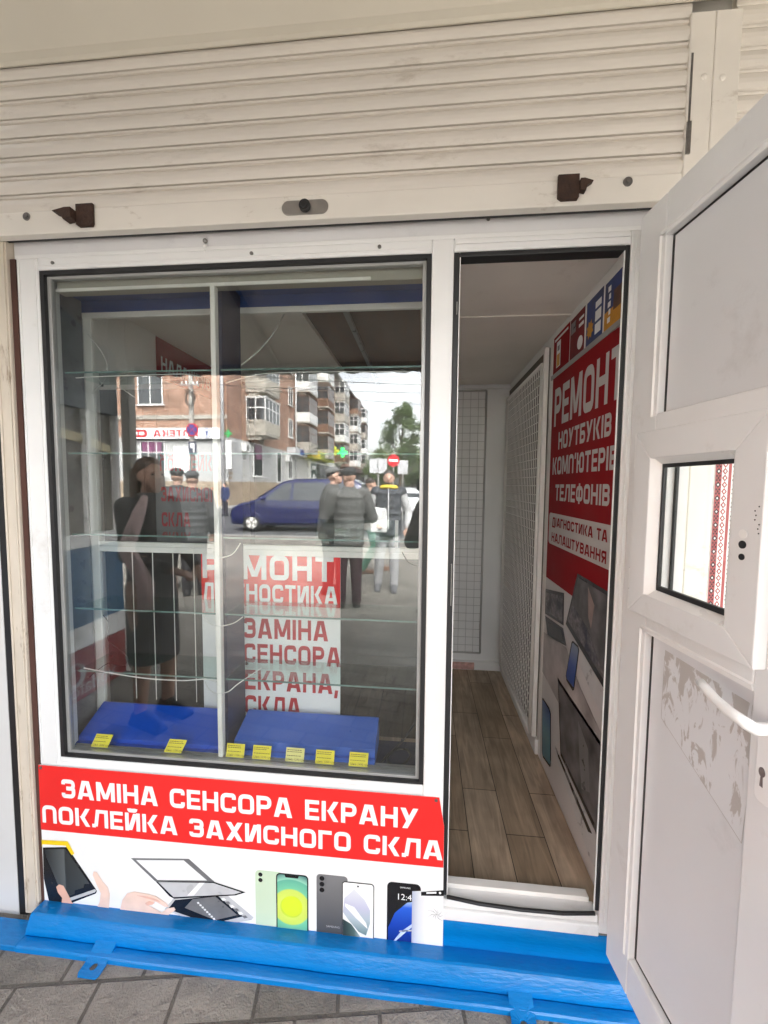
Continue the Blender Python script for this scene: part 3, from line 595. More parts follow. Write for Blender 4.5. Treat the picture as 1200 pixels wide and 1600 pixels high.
w_ = .853; MB().box(-1.215*w_, -.885*w_, .2432, .2470, 1.3405, 1.57+.21*w_).build('board', mat('shaded_white_board', (.10, .10, .10), .6, .1), SG)  # white board coloured dark grey for the dim light it stands in
F = lambda u, v, d: (u*w_, .2431-d, 1.57+(v-1.57)*w_)
lettering('lettering', 'ПОКЛЕЙКА', F, -1.19, -.90, 1.625, 1.685, mat('deep_red_lettering', (.22, .006, .01), .6, .05), SG)
lettering('lettering', 'ЗАХИСНОГО', F, -1.188, -.895, 1.487, 1.553, mat('deep_red_lettering', (.22, .006, .01), .6, .05), SG)
lettering('lettering', 'СКЛА', F, -1.188, -1.05, 1.372, 1.437, mat('deep_red_lettering', (.22, .006, .01), .6, .05), SG)
SG = thing('wall_sign', 'red sign with white writing high on the left inner wall of the shop', 'sign', (-1.30, 1.0, 2.1))
MB().box(-1.3105, -1.306, .67, 1.42, 2.09, 2.285).build('board', 'red_in', SG)
lettering('lettering', 'НАЛАШТУВАННЯ', lambda u, v, d: (-1.3058+d, u, v), .70, 1.40, 2.13, 2.20, 'white_txt', SG)

# wire grid panels
MB().box(.5990, .6047, .83, 1.735, .2855, 2.24).build('grid_dark_sheet', 'taupe', K)  # added dark sheet, darkens the gaps between the grid wires
def grid(name, label, fn, u0, u1, v0, v1, du, dv_, r, m, fr_r):
    T = thing(name, label, 'grid panel', fn((u0+u1)/2, v0, 0))
    mb = MB(); loop = [(u0, v0), (u1, v0), (u1, v1), (u0, v1)]
    for i in range(4): mb.cyl(fn(*loop[i], 0), fn(*loop[(i+1) % 4], 0), fr_r, 8)
    mb.build('frame', m, T, smooth=True)
    w_ = MB(); nu = int((u1-u0)/du); nv = int((v1-v0)/dv_)
    for i in range(1, nu+1):
        u = u0 + (u1-u0)*i/(nu+1); w_.cyl(fn(u, v0, 0), fn(u, v1, 0), r, 5)
    for j in range(1, nv+1):
        v = v0 + (v1-v0)*j/(nv+1); w_.cyl(fn(u0, v, .002), fn(u1, v, .002), r, 5)
    w_.build('mesh_wires', m, T); return T
grid('wire_grid_panel', 'tall white wire grid panel standing along the right wall of the shop', lambda u, v, d: (.574-d, u, v), .845, 1.66, .30, 2.165, .036, .046, .0028, 'wire', .010)
grid('wire_grid_panel', 'wide white wire grid panel hanging on the rear wall of the shop', lambda u, v, d: (u, 1.738-d, v), .06, .44, .335, 2.245, .055, .06, .0016, 'wire_rust', .007)
o = MB().box(.570, .592, .800, .822, .30, 2.235).build('post', 'alu_white', bevel=.003); tag(o, 'white upright post between the wire grid and the red poster on the right wall', 'post')
o = MB().box(.20, .40, 1.7345, 1.7349, .208, .262).build('leaflet', mat('pinkish_print', (.62, .36, .32), .5, .35, 30)); tag(o, 'pinkish printed leaflet lying along the foot of the rear wall', 'leaflet')

# ================================================================== THE OPEN DOOR LEAF (part of the kiosk)
AX, AY = .573, -.05; dx_, dy_ = .115, -.9934; nx_, ny_ = -.9934, -.115
def LF(u, v, d): return (AX+dx_*u+nx_*d, AY+dy_*u+ny_*d, v)      # u along the leaf, v = height, d = towards the viewer's side
def lbox(mb, u0, u1, v0, v1, d0, d1): return mb.prism([(u0, v0), (u1, v0), (u1, v1), (u0, v1)], LF, d0, d1)
dl = MB()
lbox(dl, 0, .1, .158, 2.292, -.06, 0); lbox(dl, .405, .508, .158, 2.292, -.06, 0)
lbox(dl, .1, .405, 2.19, 2.292, -.06, 0); lbox(dl, .1, .405, 1.655, 1.757, -.06, 0); lbox(dl, .1, .405, 1.192, 1.30, -.06, 0); lbox(dl, .1, .405, .158, .270, -.06, 0)
DO = dl.build('door', 'pvc', K, bevel=.004, label='open white plastic door with a small hatch window')
for v0, v1 in ((1.757, 2.19), (.270, 1.192)):
    p = MB(); lbox(p, .1002, .4048, v0+.0002, v1-.0002, -.038, -.020); p.build('panel', 'pvc_panel', DO)
    s = MB(); q = .006
    lbox(s, .1003, .1003+q, v0+.0004, v1-.0004, -.0198, -.0185); lbox(s, .4047-q*.5, .4047, v0+.0004, v1-.0004, -.0198, -.0185)
    lbox(s, .1003+q, .4047-q*.5, v1-.0004-q*.8, v1-.0004, -.0198, -.0185); lbox(s, .1003+q, .4047-q*.5, v0+.0004, v0+.0004+q*.6, -.0198, -.0185)
    s.build('panel_seal', 'gasket', DO)
    b = MB(); b.prism([(.082, .0005), (.0999, -.0182), (.0999, .0005)], lambda u, d, v: LF(u, v, d), v0-.004, v1+.004) if False else b.loft([[LF(.080, v0-.006, .0003), LF(.084, v0-.006, .004), LF(.0999, v0-.006, -.012), LF(.0999, v0-.006, .0003)], [LF(.080, v1+.006, .0003), LF(.084, v1+.006, .004), LF(.0999, v1+.006, -.012), LF(.0999, v1+.006, .0003)]])
    b.loft([[LF(.086, v1+.016, .0003), LF(.086, v1+.012, .004), LF(.086, v1+.0003, -.012), LF(.086, v1+.0003, .0003)], [LF(.404, v1+.016, .0003), LF(.404, v1+.012, .004), LF(.404, v1+.0003, -.012), LF(.404, v1+.0003, .0003)]])
    b.build('glazing_bead', 'pvc_bead', DO)
# hatch sash
hs = MB(); a0, a1, b0, b1 = .064, .428, 1.243, 1.711; g0, g1, e0, e1 = .124, .362, 1.300, 1.642
# four mitred bars
def bar(p, q): hs.prism([p[0], p[1], q[1], q[0]], LF, .0006, .026)
oc = [(a0, b0), (a1, b0), (a1, b1), (a0, b1)]; ic = [(g0, e0), (g1, e0), (g1, e1), (g0, e1)]
m_ = .0006
for i in range(4):
    j = (i+1) % 4
    bar((oc[i], ic[i]), (oc[j], ic[j]))
HS = hs.build('hatch_sash', 'pvc', DO, bevel=.0025)
bd = MB(); k0 = .014
for (u0, u1, v0, v1, axis, sg) in ((g0, g0+k0, e0, e1, 'u', 1), (g1-k0, g1, e0, e1, 'u', -1)):
    lo, hi = (u0, u1) if sg == 1 else (u1, u0)
    bd.loft([[LF(lo, v0, .0255), LF(lo, v0, .0), LF(hi, v0+k0*.0, .0), LF(hi, v0, .006)], [LF(lo, v1, .0255), LF(lo, v1, .0), LF(hi, v1, .0), LF(hi, v1, .006)]])
bd.loft([[LF(g0+k0, e1, .0255), LF(g0+k0, e1-k0, .006), LF(g0+k0, e1-k0, 0), LF(g0+k0, e1, 0)], [LF(g1-k0, e1, .0255), LF(g1-k0, e1-k0, .006), LF(g1-k0, e1-k0, 0), LF(g1-k0, e1, 0)]])
bd.loft([[LF(g0+k0, e0, .0255), LF(g0+k0, e0+k0, .006), LF(g0+k0, e0+k0, 0), LF(g0+k0, e0, 0)], [LF(g1-k0, e0, .0255), LF(g1-k0, e0+k0, .006), LF(g1-k0, e0+k0, 0), LF(g1-k0, e0, 0)]])
bd.build('hatch_bead', 'pvc_bead', DO)
hg = MB(); u0, u1, v0, v1 = g0+k0, g1-k0, e0+k0, e1-k0
lbox(hg, u0, u0+.006, v0, v1, -.004, .004); lbox(hg, u1-.004, u1, v0, v1, -.004, .004); lbox(hg, u0+.006, u1-.004, v1-.009, v1, -.004, .004); lbox(hg, u0+.006, u1-.004, v0, v0+.012, -.004, .004)
hg.build('hatch_gasket', 'gasket', DO)
p = MB(); lbox(p, u0+.006, u1-.004, v0+.012, v1-.009, -.002, .001); p.build('hatch_pane', 'pane', DO)
# inner reveal seen through the pane
hr = MB(); lbox(hr, .1003, .142, 1.30, 1.655, -.058, -.006); hr.build('hatch_reveal', 'pvc', DO)
hr = MB(); lbox(hr, .1422, .1500, 1.30, 1.655, -.030, -.024); hr.build('reveal_seal', 'gasket', DO)
for v0, v1 in ((1.62, 1.712), (1.243, 1.353)):
    h = MB(); h.cyl(LF(.054, v0, .012), LF(.054, (v0+v1)/2-.001, .012), .0075, 14); h.cyl(LF(.054, (v0+v1)/2+.001, .012), LF(.054, v1, .012), .0075, 14); h.build('hinge', 'pvc_bead', DO, bevel=.001)
for v, r, m in ((1.486, .0085, 'pvc_bead'), (1.466, .0075, 'gasket'), (1.443, .006, 'gasket')):
    h = MB(); h.cyl(LF(.392, v, .0262), LF(.392, v, .0275), r, 18); h.build('plug' if m != 'gasket' else 'bore_hole', m, DO)
for k in range(7):
    h = MB(); c = LF(.417+random.uniform(-.005, .005), 1.49+.008*k, .0262); h.cyl(c, LF(.394, 1.49, .0268) if False else (c[0]-.0006, c[1], c[2]), .0014, 8); h.build('drill_mark', 'gasket', DO)
# pull handle and lock plate
h = MB(); h.prism([(.430+u, 1.075+v) for u, v in rrect(0, .034, -.07, .075, .012)], LF, .0004, .010); h.build('lock_plate', 'pvc_bead', DO, bevel=.002)
h = MB(); h.prism([(.4435+.006*cos(R(a)), 1.062+.009*sin(R(a))) for a in range(0, 360, 20)], LF, .0102, .0108); h.prism([(.4405, 1.035), (.4465, 1.035), (.4452, 1.057), (.4418, 1.057)], LF, .0102, .0107); h.build('keyhole', 'screw', DO)
h = MB()
path = [(.455, 1.150, .008), (.455, 1.150, .040), (.452, 1.158, .054), (.445, 1.163, .060), (.425, 1.164, .060), (.395, 1.168, .058), (.368, 1.176, .056), (.350, 1.183, .0555)]
rings = []
for i, (u, v, d) in enumerate(path):
    t = Vector(path[min(i+1, 7)]) - Vector(path[max(i-1, 0)]); t.normalize(); b_ = Vector((0, 1, 0)); n_ = t.cross(b_).normalized(); b_ = n_.cross(t)
    ru, rv = (.0115, .0115) if i < 2 else (.0085, .0125 - .0005*i)
    rings.append([LF(*(Vector((u, v, d)) + n_*ru*cos(2*pi*k/14) + b_*rv*sin(2*pi*k/14))) for k in range(14)])
h.loft(rings); h.build('handle', 'pvc_bead', DO, smooth=True)
# glue residue of a torn-off sticker: ragged patches on the lower panel
h = MB(); h.prism([(.150, .985), (.385, .872), (.398, 1.155), (.150, 1.165)], LF, -.0199, -.0194); h.build('sticker_residue', 'residue_sheet', DO)
ln = MB()
for p, q in (((.150, 1.15), (.150, .99)), ((.150, .99), (.385, .872)), ((.385, .872), (.398, 1.15))):
    v_ = (Vector(q)-Vector(p)); nn = Vector((-v_.y, v_.x)).normalized()*.0007
    ln.poly([LF(*(Vector(p)+nn), -.0188), LF(*(Vector(q)+nn), -.0188), LF(*(Vector(q)-nn), -.0188), LF(*(Vector(p)-nn), -.0188)])
ln.build('sticker_outline', 'residue', DO)

# ================================================================== POSTER UNDER THE WINDOW
PO = thing('poster', 'wide red and white poster under the shop window showing phones and a tablet', 'poster', (-.62, 0, .05))
MB().prism([(-1.334, .03), (.0875, .03), (.085, .48), (.068, .5755), (-1.332, .5765)], lambda u, v, d: (u, d, v), -.0022, -.0012).build('board', 'white_print', PO)
MB().prism([(-1.3338, .3355), (.0852, .3385), (.0848, .4795), (.0678, .5752), (-1.3318, .5762)], lambda u, v, d: (u, d, v), -.0030, -.0023).build('red_field', 'red', PO)
F = FRONT(-.0031)
lettering('lettering', 'ЗАМІНА СЕНСОРА ЕКРАНУ', F, -1.246, .002, .463, .532, 'white_txt', PO, gap=.13)
lettering('lettering', 'ПОКЛЕЙКА ЗАХИСНОГО СКЛА', F, -1.325, .082, .364, .430, 'white_txt', PO, gap=.13)
for x, z in ((-1.322, .567), (.058, .566), (.078, .045)):
    s = MB(); s.cyl((x, -.0031, z), (x, -.0055, z), .005, 12); s.build('screw', 'screw', PO)
def flat(name, pts, lay, m, parent=PO, label=None):
    y = -.0024 - .0004*lay
    return MB().prism(pts, lambda u, v, d: (u, d, v), y-.00035, y).build(name, m, parent, label=label)
# phone held in a hand, yellow film corner
flat('printed_phone', [(-1.332, .150), (-1.315, .06), (-1.262, .051), (-1.132, .115), (-1.128, .125), (-1.235, .279), (-1.330, .268)], 1, 'black_print')
flat('printed_phone_edge', [(-1.252, .067), (-1.134, .120), (-1.130, .129), (-1.136, .131), (-1.258, .077)], 3, 'ltgrey_print')
flat('printed_screen', [(-1.318, .235), (-1.258, .085), (-1.215, .104), (-1.212, .118), (-1.178, .133), (-1.175, .146), (-1.155, .150), (-1.243, .272), (-1.322, .262)], 2, rampmat('phone_screen_print', 0, -1.32, -1.15, [(0, (.02, .022, .024)), (.42, (.10, .11, .11)), (.44, (.03, .033, .033)), (1, (.06, .066, .066))]))
flat('printed_film_corner', [(-1.332, .270), (-1.332, .297), (-1.232, .302), (-1.208, .258), (-1.218, .252), (-1.240, .285), (-1.330, .282)], 4, mat('yellow_print', (.85, .60, .01), .4, .05))
flat('printed_fingers', [(-1.268, .051), (-1.262, .085), (-1.278, .105), (-1.283, .125), (-1.272, .136), (-1.255, .132), (-1.238, .10), (-1.225, .072), (-1.205, .05)], 5, 'skin_print')
flat('printed_fingers', [(-1.135, .05), (-1.118, .085), (-1.112, .12), (-1.128, .155), (-1.140, .185), (-1.136, .199), (-1.124, .197), (-1.104, .165), (-1.085, .145), (-1.078, .12), (-1.085, .05)], 5, 'skin_print_lt')
# opened tablet and a hand
flat('printed_tablet_frame', [(-.994, .262), (-.782, .281), (-.690, .206), (-.908, .186)], 1, 'grey_print')
flat('printed_tablet_glass', [(-.975, .257), (-.800, .274), (-.717, .209), (-.898, .192)], 2, 'white_print')
flat('printed_flap', [(-.905, .186), (-.693, .207), (-.580, .181), (-.615, .166), (-.838, .129), (-.855, .136)], 3, 'black_print')
flat('printed_flap_glass', [(-.895, .185), (-.695, .203), (-.595, .180), (-.62, .170), (-.840, .135)], 4, 'ltgrey_print')
flat('printed_flap_shine', [(-.745, .199), (-.725, .201), (-.765, .150), (-.790, .146)], 5, 'white_print')
flat('printed_tablet_body', [(-.875, .085), (-.842, .128), (-.672, .165), (-.645, .162), (-.553, .092), (-.560, .082), (-.715, .036)], 2, 'ltgrey_print')
flat('printed_tablet_inside', [(-.862, .087), (-.835, .124), (-.680, .158), (-.590, .092), (-.706, .050)], 3, 'black_print')
flat('printed_tablet_inside', [(-.80, .10), (-.77, .135), (-.688, .154), (-.61, .095), (-.69, .067)], 4, 'grey_print')
for k in range(9):
    u = -.755+.008*k; v = .126-.0075*k
    flat('printed_connector', [(u, v), (u+.007, v+.002), (u+.010, v-.004), (u+.003, v-.006)], 5, 'white_print')
for k in range(6):
    u = -.668+.015*k; v = .150-.0112*k
    flat('printed_chip', [(u, v), (u+.012, v+.004), (u+.020, v-.003), (u+.008, v-.008)], 6, 'grey_print' if k % 2 else 'white_print')
flat('printed_hand', [(-1.045, .05), (-1.03, .105), (-1.012, .13), (-.985, .14), (-.94, .137), (-.905, .132), (-.865, .108), (-.858, .099), (-.872, .096), (-.905, .112), (-.935, .104), (-.93, .093), (-.885, .073), (-.862, .092), (-.838, .099), (-.833, .090), (-.850, .075), (-.875, .056), (-.9, .045), (-.93, .04)], 7, 'skin_print_lt')
flat('printed_finger_shadow', [(-.945, .102), (-.93, .112), (-.908, .108), (-.918, .100), (-.938, .094)], 8, 'skin_print')
flat('printed_finger_shadow', [(-.975, .128), (-.935, .128), (-.90, .121), (-.885, .112), (-.905, .116), (-.94, .121)], 8, 'skin_print')
# light green phone, back and front
flat('printed_phone_back', rrect(-.545, -.45, .02, .266, .014), 1, mat('pale_green_print', (.55, .67, .50), .4, .03), label='pale green back of the printed phone')
for v in (.251, .231): flat('printed_lens', [(-.527+.0075*cos(R(a)), v+.0075*sin(R(a))) for a in range(0, 360, 24)], 2, 'black_print')
flat('printed_phone', rrect(-.472, -.361, .024, .264, .014), 3, 'black_print')
flat('printed_screen', rrect(-.468, -.365, .028, .260, .011), 4, rampmat('green_screen_print', 0, 0, .125, [(0, (.45, .62, .04)), (.30, (.55, .72, .05)), (.31, (.62, .74, .12)), (.5, (.56, .70, .12)), (.53, (.18, .55, .34)), (.78, (.12, .42, .30)), (.8, (.30, .60, .46)), (1, (.03, .12, .13))], radial=(-.42, -.004, .146)))
flat('printed_disc', [(-.4175+.036*cos(R(a)), .150+.036*sin(R(a))) for a in range(0, 360, 12)], 5, mat('lime_print', (.62, .75, .03), .4, .06))
flat('printed_notch', [(-.442, .2605), (-.439, .252), (-.396, .252), (-.393, .2605)], 6, 'black_print')
# grey phone, back and front
flat('printed_phone_back', rrect(-.333, -.228, .048, .274, .012), 1, rampmat('grey_phone_print', 2, .04, .28, [(0, (.05, .05, .053)), (.4, (.11, .11, .115)), (1, (.20, .20, .205))]), label='graphite back of the printed phone')
flat('printed_camera_block', rrect(-.330, -.299, .205, .271, .008), 2, 'grey_print')
for v in (.260, .2395, .219): flat('printed_lens', [(-.3145+.0085*cos(R(a)), v+.0085*sin(R(a))) for a in range(0, 360, 24)], 3, 'black_print')
smalltext('lettering', 'SAMSUNG', FRONT(-.0033), -.300, .088, .010, 'ltgrey_print', PO)
flat('printed_phone', rrect(-.246, -.139, .026, .258, .010), 4, 'black_print')
flat('printed_screen', rrect(-.2435, -.1415, .03, .2555, .008), 5, 'white_print')
flat('printed_swirl', [(-.238, .20), (-.205, .235), (-.170, .20), (-.152, .165), (-.152, .12), (-.165, .075), (-.19, .085), (-.225, .125), (-.243, .15)], 6, rampmat('swirl_print', 2, .07, .24, [(0, (.10, .18, .17)), (.35, (.42, .50, .55)), (.6, (.52, .52, .66)), (1, (.72, .74, .76))]))
flat('printed_swirl', [(-.243, .125), (-.215, .11), (-.185, .07), (-.19, .045), (-.215, .035), (-.243, .045)], 7, rampmat('dark_swirl_print', 0, -.243, -.18, [(0, (.02, .03, .03)), (.6, (.08, .13, .12)), (1, (.4, .5, .5))]))
flat('printed_swirl', [(-.236, .182), (-.205, .172), (-.165, .12), (-.160, .100), (-.2, .135), (-.236, .172)], 8, 'white_print')
flat('printed_lens', [(-.1925+.003*cos(R(a)), .2465+.003*sin(R(a))) for a in range(0, 360, 30)], 8, 'black_print')
# black phone with blue wave and the protective glass beside it
flat('printed_phone', rrect(-.096, .014, .022, .272, .016), 1, 'black_print')
flat('printed_wave', [(-.092, .11), (-.07, .165), (-.03, .205), (.01, .215), (.01, .03), (-.092, .03)], 2, rampmat('blue_wave_print', 2, .03, .215, [(0, (.003, .01, .08)), (.5, (.01, .05, .40)), (.85, (.02, .11, .62)), (1, (.45, .62, .85))]))
flat('printed_wave_line', [(-.088, .045), (-.05, .10), (-.005, .14), (.012, .20), (.014, .20), (.0, .135), (-.04, .094), (-.07, .062)], 3, mat('pale_blue_print', (.5, .62, .86), .35, .05))
flat('printed_wave_line', [(-.055, .1), (-.01, .108), (.013, .09), (.013, .094), (-.01, .113), (-.055, .104)], 3, 'ltgrey_print')
smalltext('lettering', '12:45', FRONT(-.0033), -.066, .214, .030, 'white_txt', PO)
smalltext('lettering', 'SAMSUNG', FRONT(-.0033), -.054, .2545, .0075, 'white_txt', PO)
flat('printed_glass_sheet', [(-.014, .248), (.088, .262), (.088, .036), (.018, .036), (-.014, .036)], 4, rampmat('glass_sheet_print', 0, -.014, .03, [(0, (.42, .46, .60)), (.5, (.68, .70, .74)), (.9, (.78, .78, .79)), (1, (.83, .83, .83))]))
flat('printed_glass_sheet_top', [(.015, .249), (.0885, .263), (.0885, .243), (.015, .236)], 5, 'black_print')
flat('printed_earpiece', [(.032, .250), (.064, .2555), (.064, .2495), (.032, .245)], 6, 'white_print')
flat('printed_lens', [(.076+.004*cos(R(a)), .2525+.004*sin(R(a))) for a in range(0, 360, 30)], 6, 'white_print')
for a in (20, 65, 100, 140, 185, 215, 250, 300, 340):
    ll = .018+.014*random.random(); c_, s_ = cos(R(a)), sin(R(a)); c2, s2 = cos(R(a+18)), sin(R(a+18))
    px, pz = .066, .176
    pts = [(px, pz), (px+ll*.5*c_, pz+ll*.5*s_), (min(.087, px+ll*c2), pz+ll*s2), (px+ll*.5*c_+.0012*s_, pz+ll*.5*s_-.0012*c_)]
    flat('printed_crack', pts, 5, 'grey_print')

# ================================================================== POSTER ON THE RIGHT INNER WALL
IP = thing('wall_poster', 'tall red and grey repair poster on the right inner wall beside the door', 'poster', (.60, .42, .21))
X0 = .6046
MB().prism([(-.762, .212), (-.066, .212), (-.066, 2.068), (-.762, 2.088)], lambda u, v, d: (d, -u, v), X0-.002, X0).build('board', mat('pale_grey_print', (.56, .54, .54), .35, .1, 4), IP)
MB().prism([(-.7615, 1.134), (-.0662, 1.134), (-.0662, 2.0675), (-.7615, 2.0875)], lambda u, v, d: (d, -u, v), X0-.0028, X0-.0021).build('red_field', 'red_in', IP)
S_ = SIDE(X0-.0029)
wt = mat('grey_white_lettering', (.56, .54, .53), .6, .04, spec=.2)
lettering('lettering', 'РЕМОНТ', S_, -.722, -.068, 1.845, 2.015, wt, IP)
lettering('lettering', 'НОУТБУКІВ', S_, -.650, -.135, 1.736, 1.812, wt, IP)
lettering('lettering', 'КОМП’ЮТЕРІВ', S_, -.718, -.085, 1.625, 1.703, wt, IP)
lettering('lettering', 'ТЕЛЕФОНІВ', S_, -.668, -.125, 1.508, 1.580, wt, IP)
MB().prism(rrect(-.742, -.0665, 1.303, 1.448, .02), lambda u, v, d: (d, -u, v), X0-.0034, X0-.0029).build('white_band', wt, IP)
S_ = SIDE(X0-.0035)
lettering('lettering', 'ДІАГНОСТИКА ТА', S_, -.695, -.125, 1.390, 1.430, 'red_in', IP)
lettering('lettering', 'НАЛАШТУВАННЯ', S_, -.695, -.128, 1.318, 1.360, 'red_in', IP)
def iflat(name, pts, lay, m, label=None):
    d = X0-.0028-.0006*lay
    return MB().prism([(-a, b) for a, b in pts], lambda u, v, dd: (dd, -u, v), d-.0005, d).build(name, m, IP, label=label)
gA = rampmat('dark_laptop_print', 2, .3, 1.25, [(0, (.03, .03, .035)), (.25, (.015, .015, .018)), (.5, (.05, .05, .055)), (.75, (.02, .025, .04)), (1, (.03, .035, .05))])
gSky = mat('murky_photo_print', (.10, .095, .10), .4, 1.0, 11)
gB = mat('circuit_photo_print', (.16, .15, .16), .4, .9, 45, dirt=(.02, .025, .05), ds=12, dpos=(.45, .6))
iflat('printed_monitor', [(.367, 1.236), (.080, 1.233), (.080, .905), (.47, 1.001)], 1, 'black_print')
iflat('printed_monitor_screen', [(.357, 1.222), (.09, 1.219), (.09, .935), (.452, 1.022)], 2, gSky)
iflat('printed_circuit', [(.40, 1.10), (.25, 1.06), (.15, .985), (.10, .955), (.20, .962), (.44, 1.024)], 3, gB)
iflat('printed_arm', [(.26, 1.21), (.20, 1.16), (.22, 1.07), (.245, 1.10)], 3, mat('blurred_hand_print', (.30, .22, .20), .4, .3, 20))
iflat('printed_monitor_foot', [(.47, .998), (.08, .903), (.08, .80), (.22, .86), (.49, .972)], 1, 'ltgrey_print')
iflat('printed_laptop', [(.759, 1.075), (.505, 1.122), (.496, .985), (.753, .955)], 1, 'black_print')
iflat('printed_laptop_screen', [(.745, 1.062), (.515, 1.105), (.507, .995), (.74, .97)], 2, gB)
iflat('printed_keyboard', [(.75, .945), (.50, .972), (.455, .913), (.70, .86)], 1, gA)
iflat('printed_keys', [(.70, .93), (.52, .958), (.48, .918), (.66, .882)], 2, 'black_print')
iflat('printed_desk', [(.7612, .86), (.455, .905), (.3, .82), (.0665, .74), (.0665, .60), (.40, .62), (.7612, .66)], 1, mat('desk_photo_print', (.36, .33, .33), .4, .55, 7))
iflat('printed_phone', [(.397, .952), (.385, .962), (.328, .964), (.318, .95), (.352, .778), (.365, .768), (.436, .775), (.446, .79)], 2, 'black_print')
iflat('printed_screen', [(.390, .948), (.380, .956), (.332, .957), (.326, .945), (.358, .786), (.43, .785), (.438, .797)], 3, rampmat('blue_phone_print', 2, .77, .96, [(0, (.02, .05, .22)), (.5, (.015, .06, .30)), (1, (.22, .28, .36))]))
iflat('printed_laptop', [(.540, .735), (.074, .725), (.074, .40), (.470, .43)], 1, 'black_print')
iflat('printed_laptop_screen', [(.525, .720), (.086, .710), (.086, .425), (.465, .448)], 2, gSky)
iflat('printed_arm', [(.30, .69), (.20, .64), (.17, .50), (.24, .46), (.27, .55)], 3, 'grey_print')
iflat('printed_keyboard', [(.54, .428), (.47, .425), (.074, .395), (.074, .29), (.16, .275), (.58, .40)], 1, 'ltgrey_print')
iflat('printed_keys', [(.53, .42), (.47, .418), (.14, .375), (.17, .355), (.5, .405)], 2, 'black_print')
iflat('printed_phone', [(.749, .53), (.735, .54), (.64, .545), (.615, .53), (.585, .30), (.6, .285), (.70, .26), (.72, .275)], 2, 'black_print')
iflat('printed_screen', [(.741, .525), (.73, .532), (.645, .537), (.622, .524), (.594, .305), (.604, .295), (.70, .27), (.713, .28)], 3, rampmat('blue_phone_print_lower', 2, .26, .54, [(0, (.04, .13, .18)), (.5, (.08, .22, .28)), (1, (.03, .07, .26))]))
MB().box(X0-.004, X0-.0001, .058, .0655, .212, 2.068).build('edge_strip', 'pvc', IP)
# four small posters above it
navy = mat('navy_print', (.012, .035, .16), .35, .5, 16); ora = mat('orange_print', (.62, .28, .02), .4, .15, 30)
for lab, y0, y1, z1, kind in (('small red poster with a phone card, deepest of the four above the tall poster', .565, .775, 2.262, 0), ('small dark red poster with a white seal, second of four from the grid', .405, .558, 2.258, 1),
                        ('small blue poster with an orange star and three white boxes', .245, .388, 2.255, 2), ('small navy and orange poster nearest to the door', .085, .232, 2.25, 3)):
    T = thing('small_poster', lab, 'poster', (.604, (y0+y1)/2, 2.1), 'small posters above the tall poster')
    zb = 2.094
    f = lambda pts, lay, m, nm: MB().prism([(-a, b) for a, b in pts], lambda u, v, d: (d, -u, v), X0-.0006-.0006*lay, X0-.0002-.0006*lay).build(nm, m, T)
    bxx = lambda a, b, c, d: [(y1-(y1-y0)*a, zb+(z1-zb)*c), (y1-(y1-y0)*b, zb+(z1-zb)*c), (y1-(y1-y0)*b, zb+(z1-zb)*d), (y1-(y1-y0)*a, zb+(z1-zb)*d)]
    f(bxx(0, 1, 0, 1), 0, ('red_in', mat('wine_print', (.16, .006, .01), .6, .5, 14), navy, navy)[kind], 'sheet')
    if kind == 0: f(bxx(.22, .47, .12, .80), 1, 'white_print', 'printed_card'); f(bxx(.25, .44, .14, .46), 2, ora, 'printed_panel'); f(bxx(.28, .41, .55, .68), 2, 'grey_print', 'printed_number'); f(bxx(.08, .9, .86, .92), 1, 'white_print', 'printed_line')
    if kind == 1:
        f([((y0+y1)/2-.035+.028*cos(R(a)), 2.135+.026*sin(R(a))) for a in range(0, 360, 20)], 1, 'white_print', 'printed_seal'); f(bxx(.06, .4, .62, .9), 1, 'grey_print', 'printed_photo'); f(bxx(.62, .94, .78, .84), 1, 'white_print', 'printed_line'); f(bxx(.62, .94, .62, .70), 1, 'white_print', 'printed_line')
    if kind == 2:
        st_ = []
        for k in range(16): rr_ = .032 if k % 2 else .021; st_.append((.352+rr_*cos(R(k*22.5)), 2.148+rr_*1.1*sin(R(k*22.5))))
        f(st_, 1, ora, 'printed_star')
        for a, b in ((.12, .34), (.40, .62), (.68, .82)): f(bxx(.56, .90, a, b), 1, 'white_print', 'printed_box')
    if kind == 3:
        f(bxx(0, 1, 0, .38), 1, ora, 'printed_band'); f(bxx(.45, .98, .3, .7), 2, mat('brown_photo_print', (.12, .05, .03), .4, .6, 30), 'printed_photo')
        for k in range(5): f(bxx(.18+.05*(k % 2), .32, .12+.16*k, .23+.16*k), 3, 'white_print', 'printed_letter')
o = MB().box(.5995, .6046, .084, .79, 2.072, 2.0925).build('trim_strip', 'alu', bevel=.001); tag(o, 'thin grey strip between the small posters and the tall red poster', 'trim')

# ================================================================== NEIGHBOURING KIOSKS
NR = thing('kiosk', 'neighbouring kiosk with its own cream shutter, mostly hidden behind the open door', 'kiosk', (2.0, 0, 0))
MB().box(.80, 3.4, .02, 2.0, .0, 3.0).build('wall', 'white_neigh', NR)
MB().box(.6405, .7995, .0, .06, .0, 3.0).build('wall_strip', 'white_neigh', NR)
g = MB(); g.box(.7358, .80, -.045, -.0005, .0, 2.80); g.build('guide_rail', 'rail_paint', NR, bevel=.003)
b = MB(); b.ball((.759, -.0452, 2.635), .008, .004, .008, 12, 6); b.build('rivet', 'rail_paint', NR, smooth=True)
s2 = MB(); ring = []
z = 1.9
while z < 2.86:
    ring += [(-.012, z), (-.020, z+.006), (-.0235, z+.018), (-.0245, z+.028), (-.022, z+.04), (-.017, z+.047), (-.019, z+.050), (-.019, z+.054)]; z += .0553
s2.loft([[(x, y, zz) for y, zz in ring] + [(x, .0, ring[-1][1]), (x, .0, ring[0][1])] for x in (.8005, 3.4)]); s2.build('roller_shutter', 'shutter', NR)
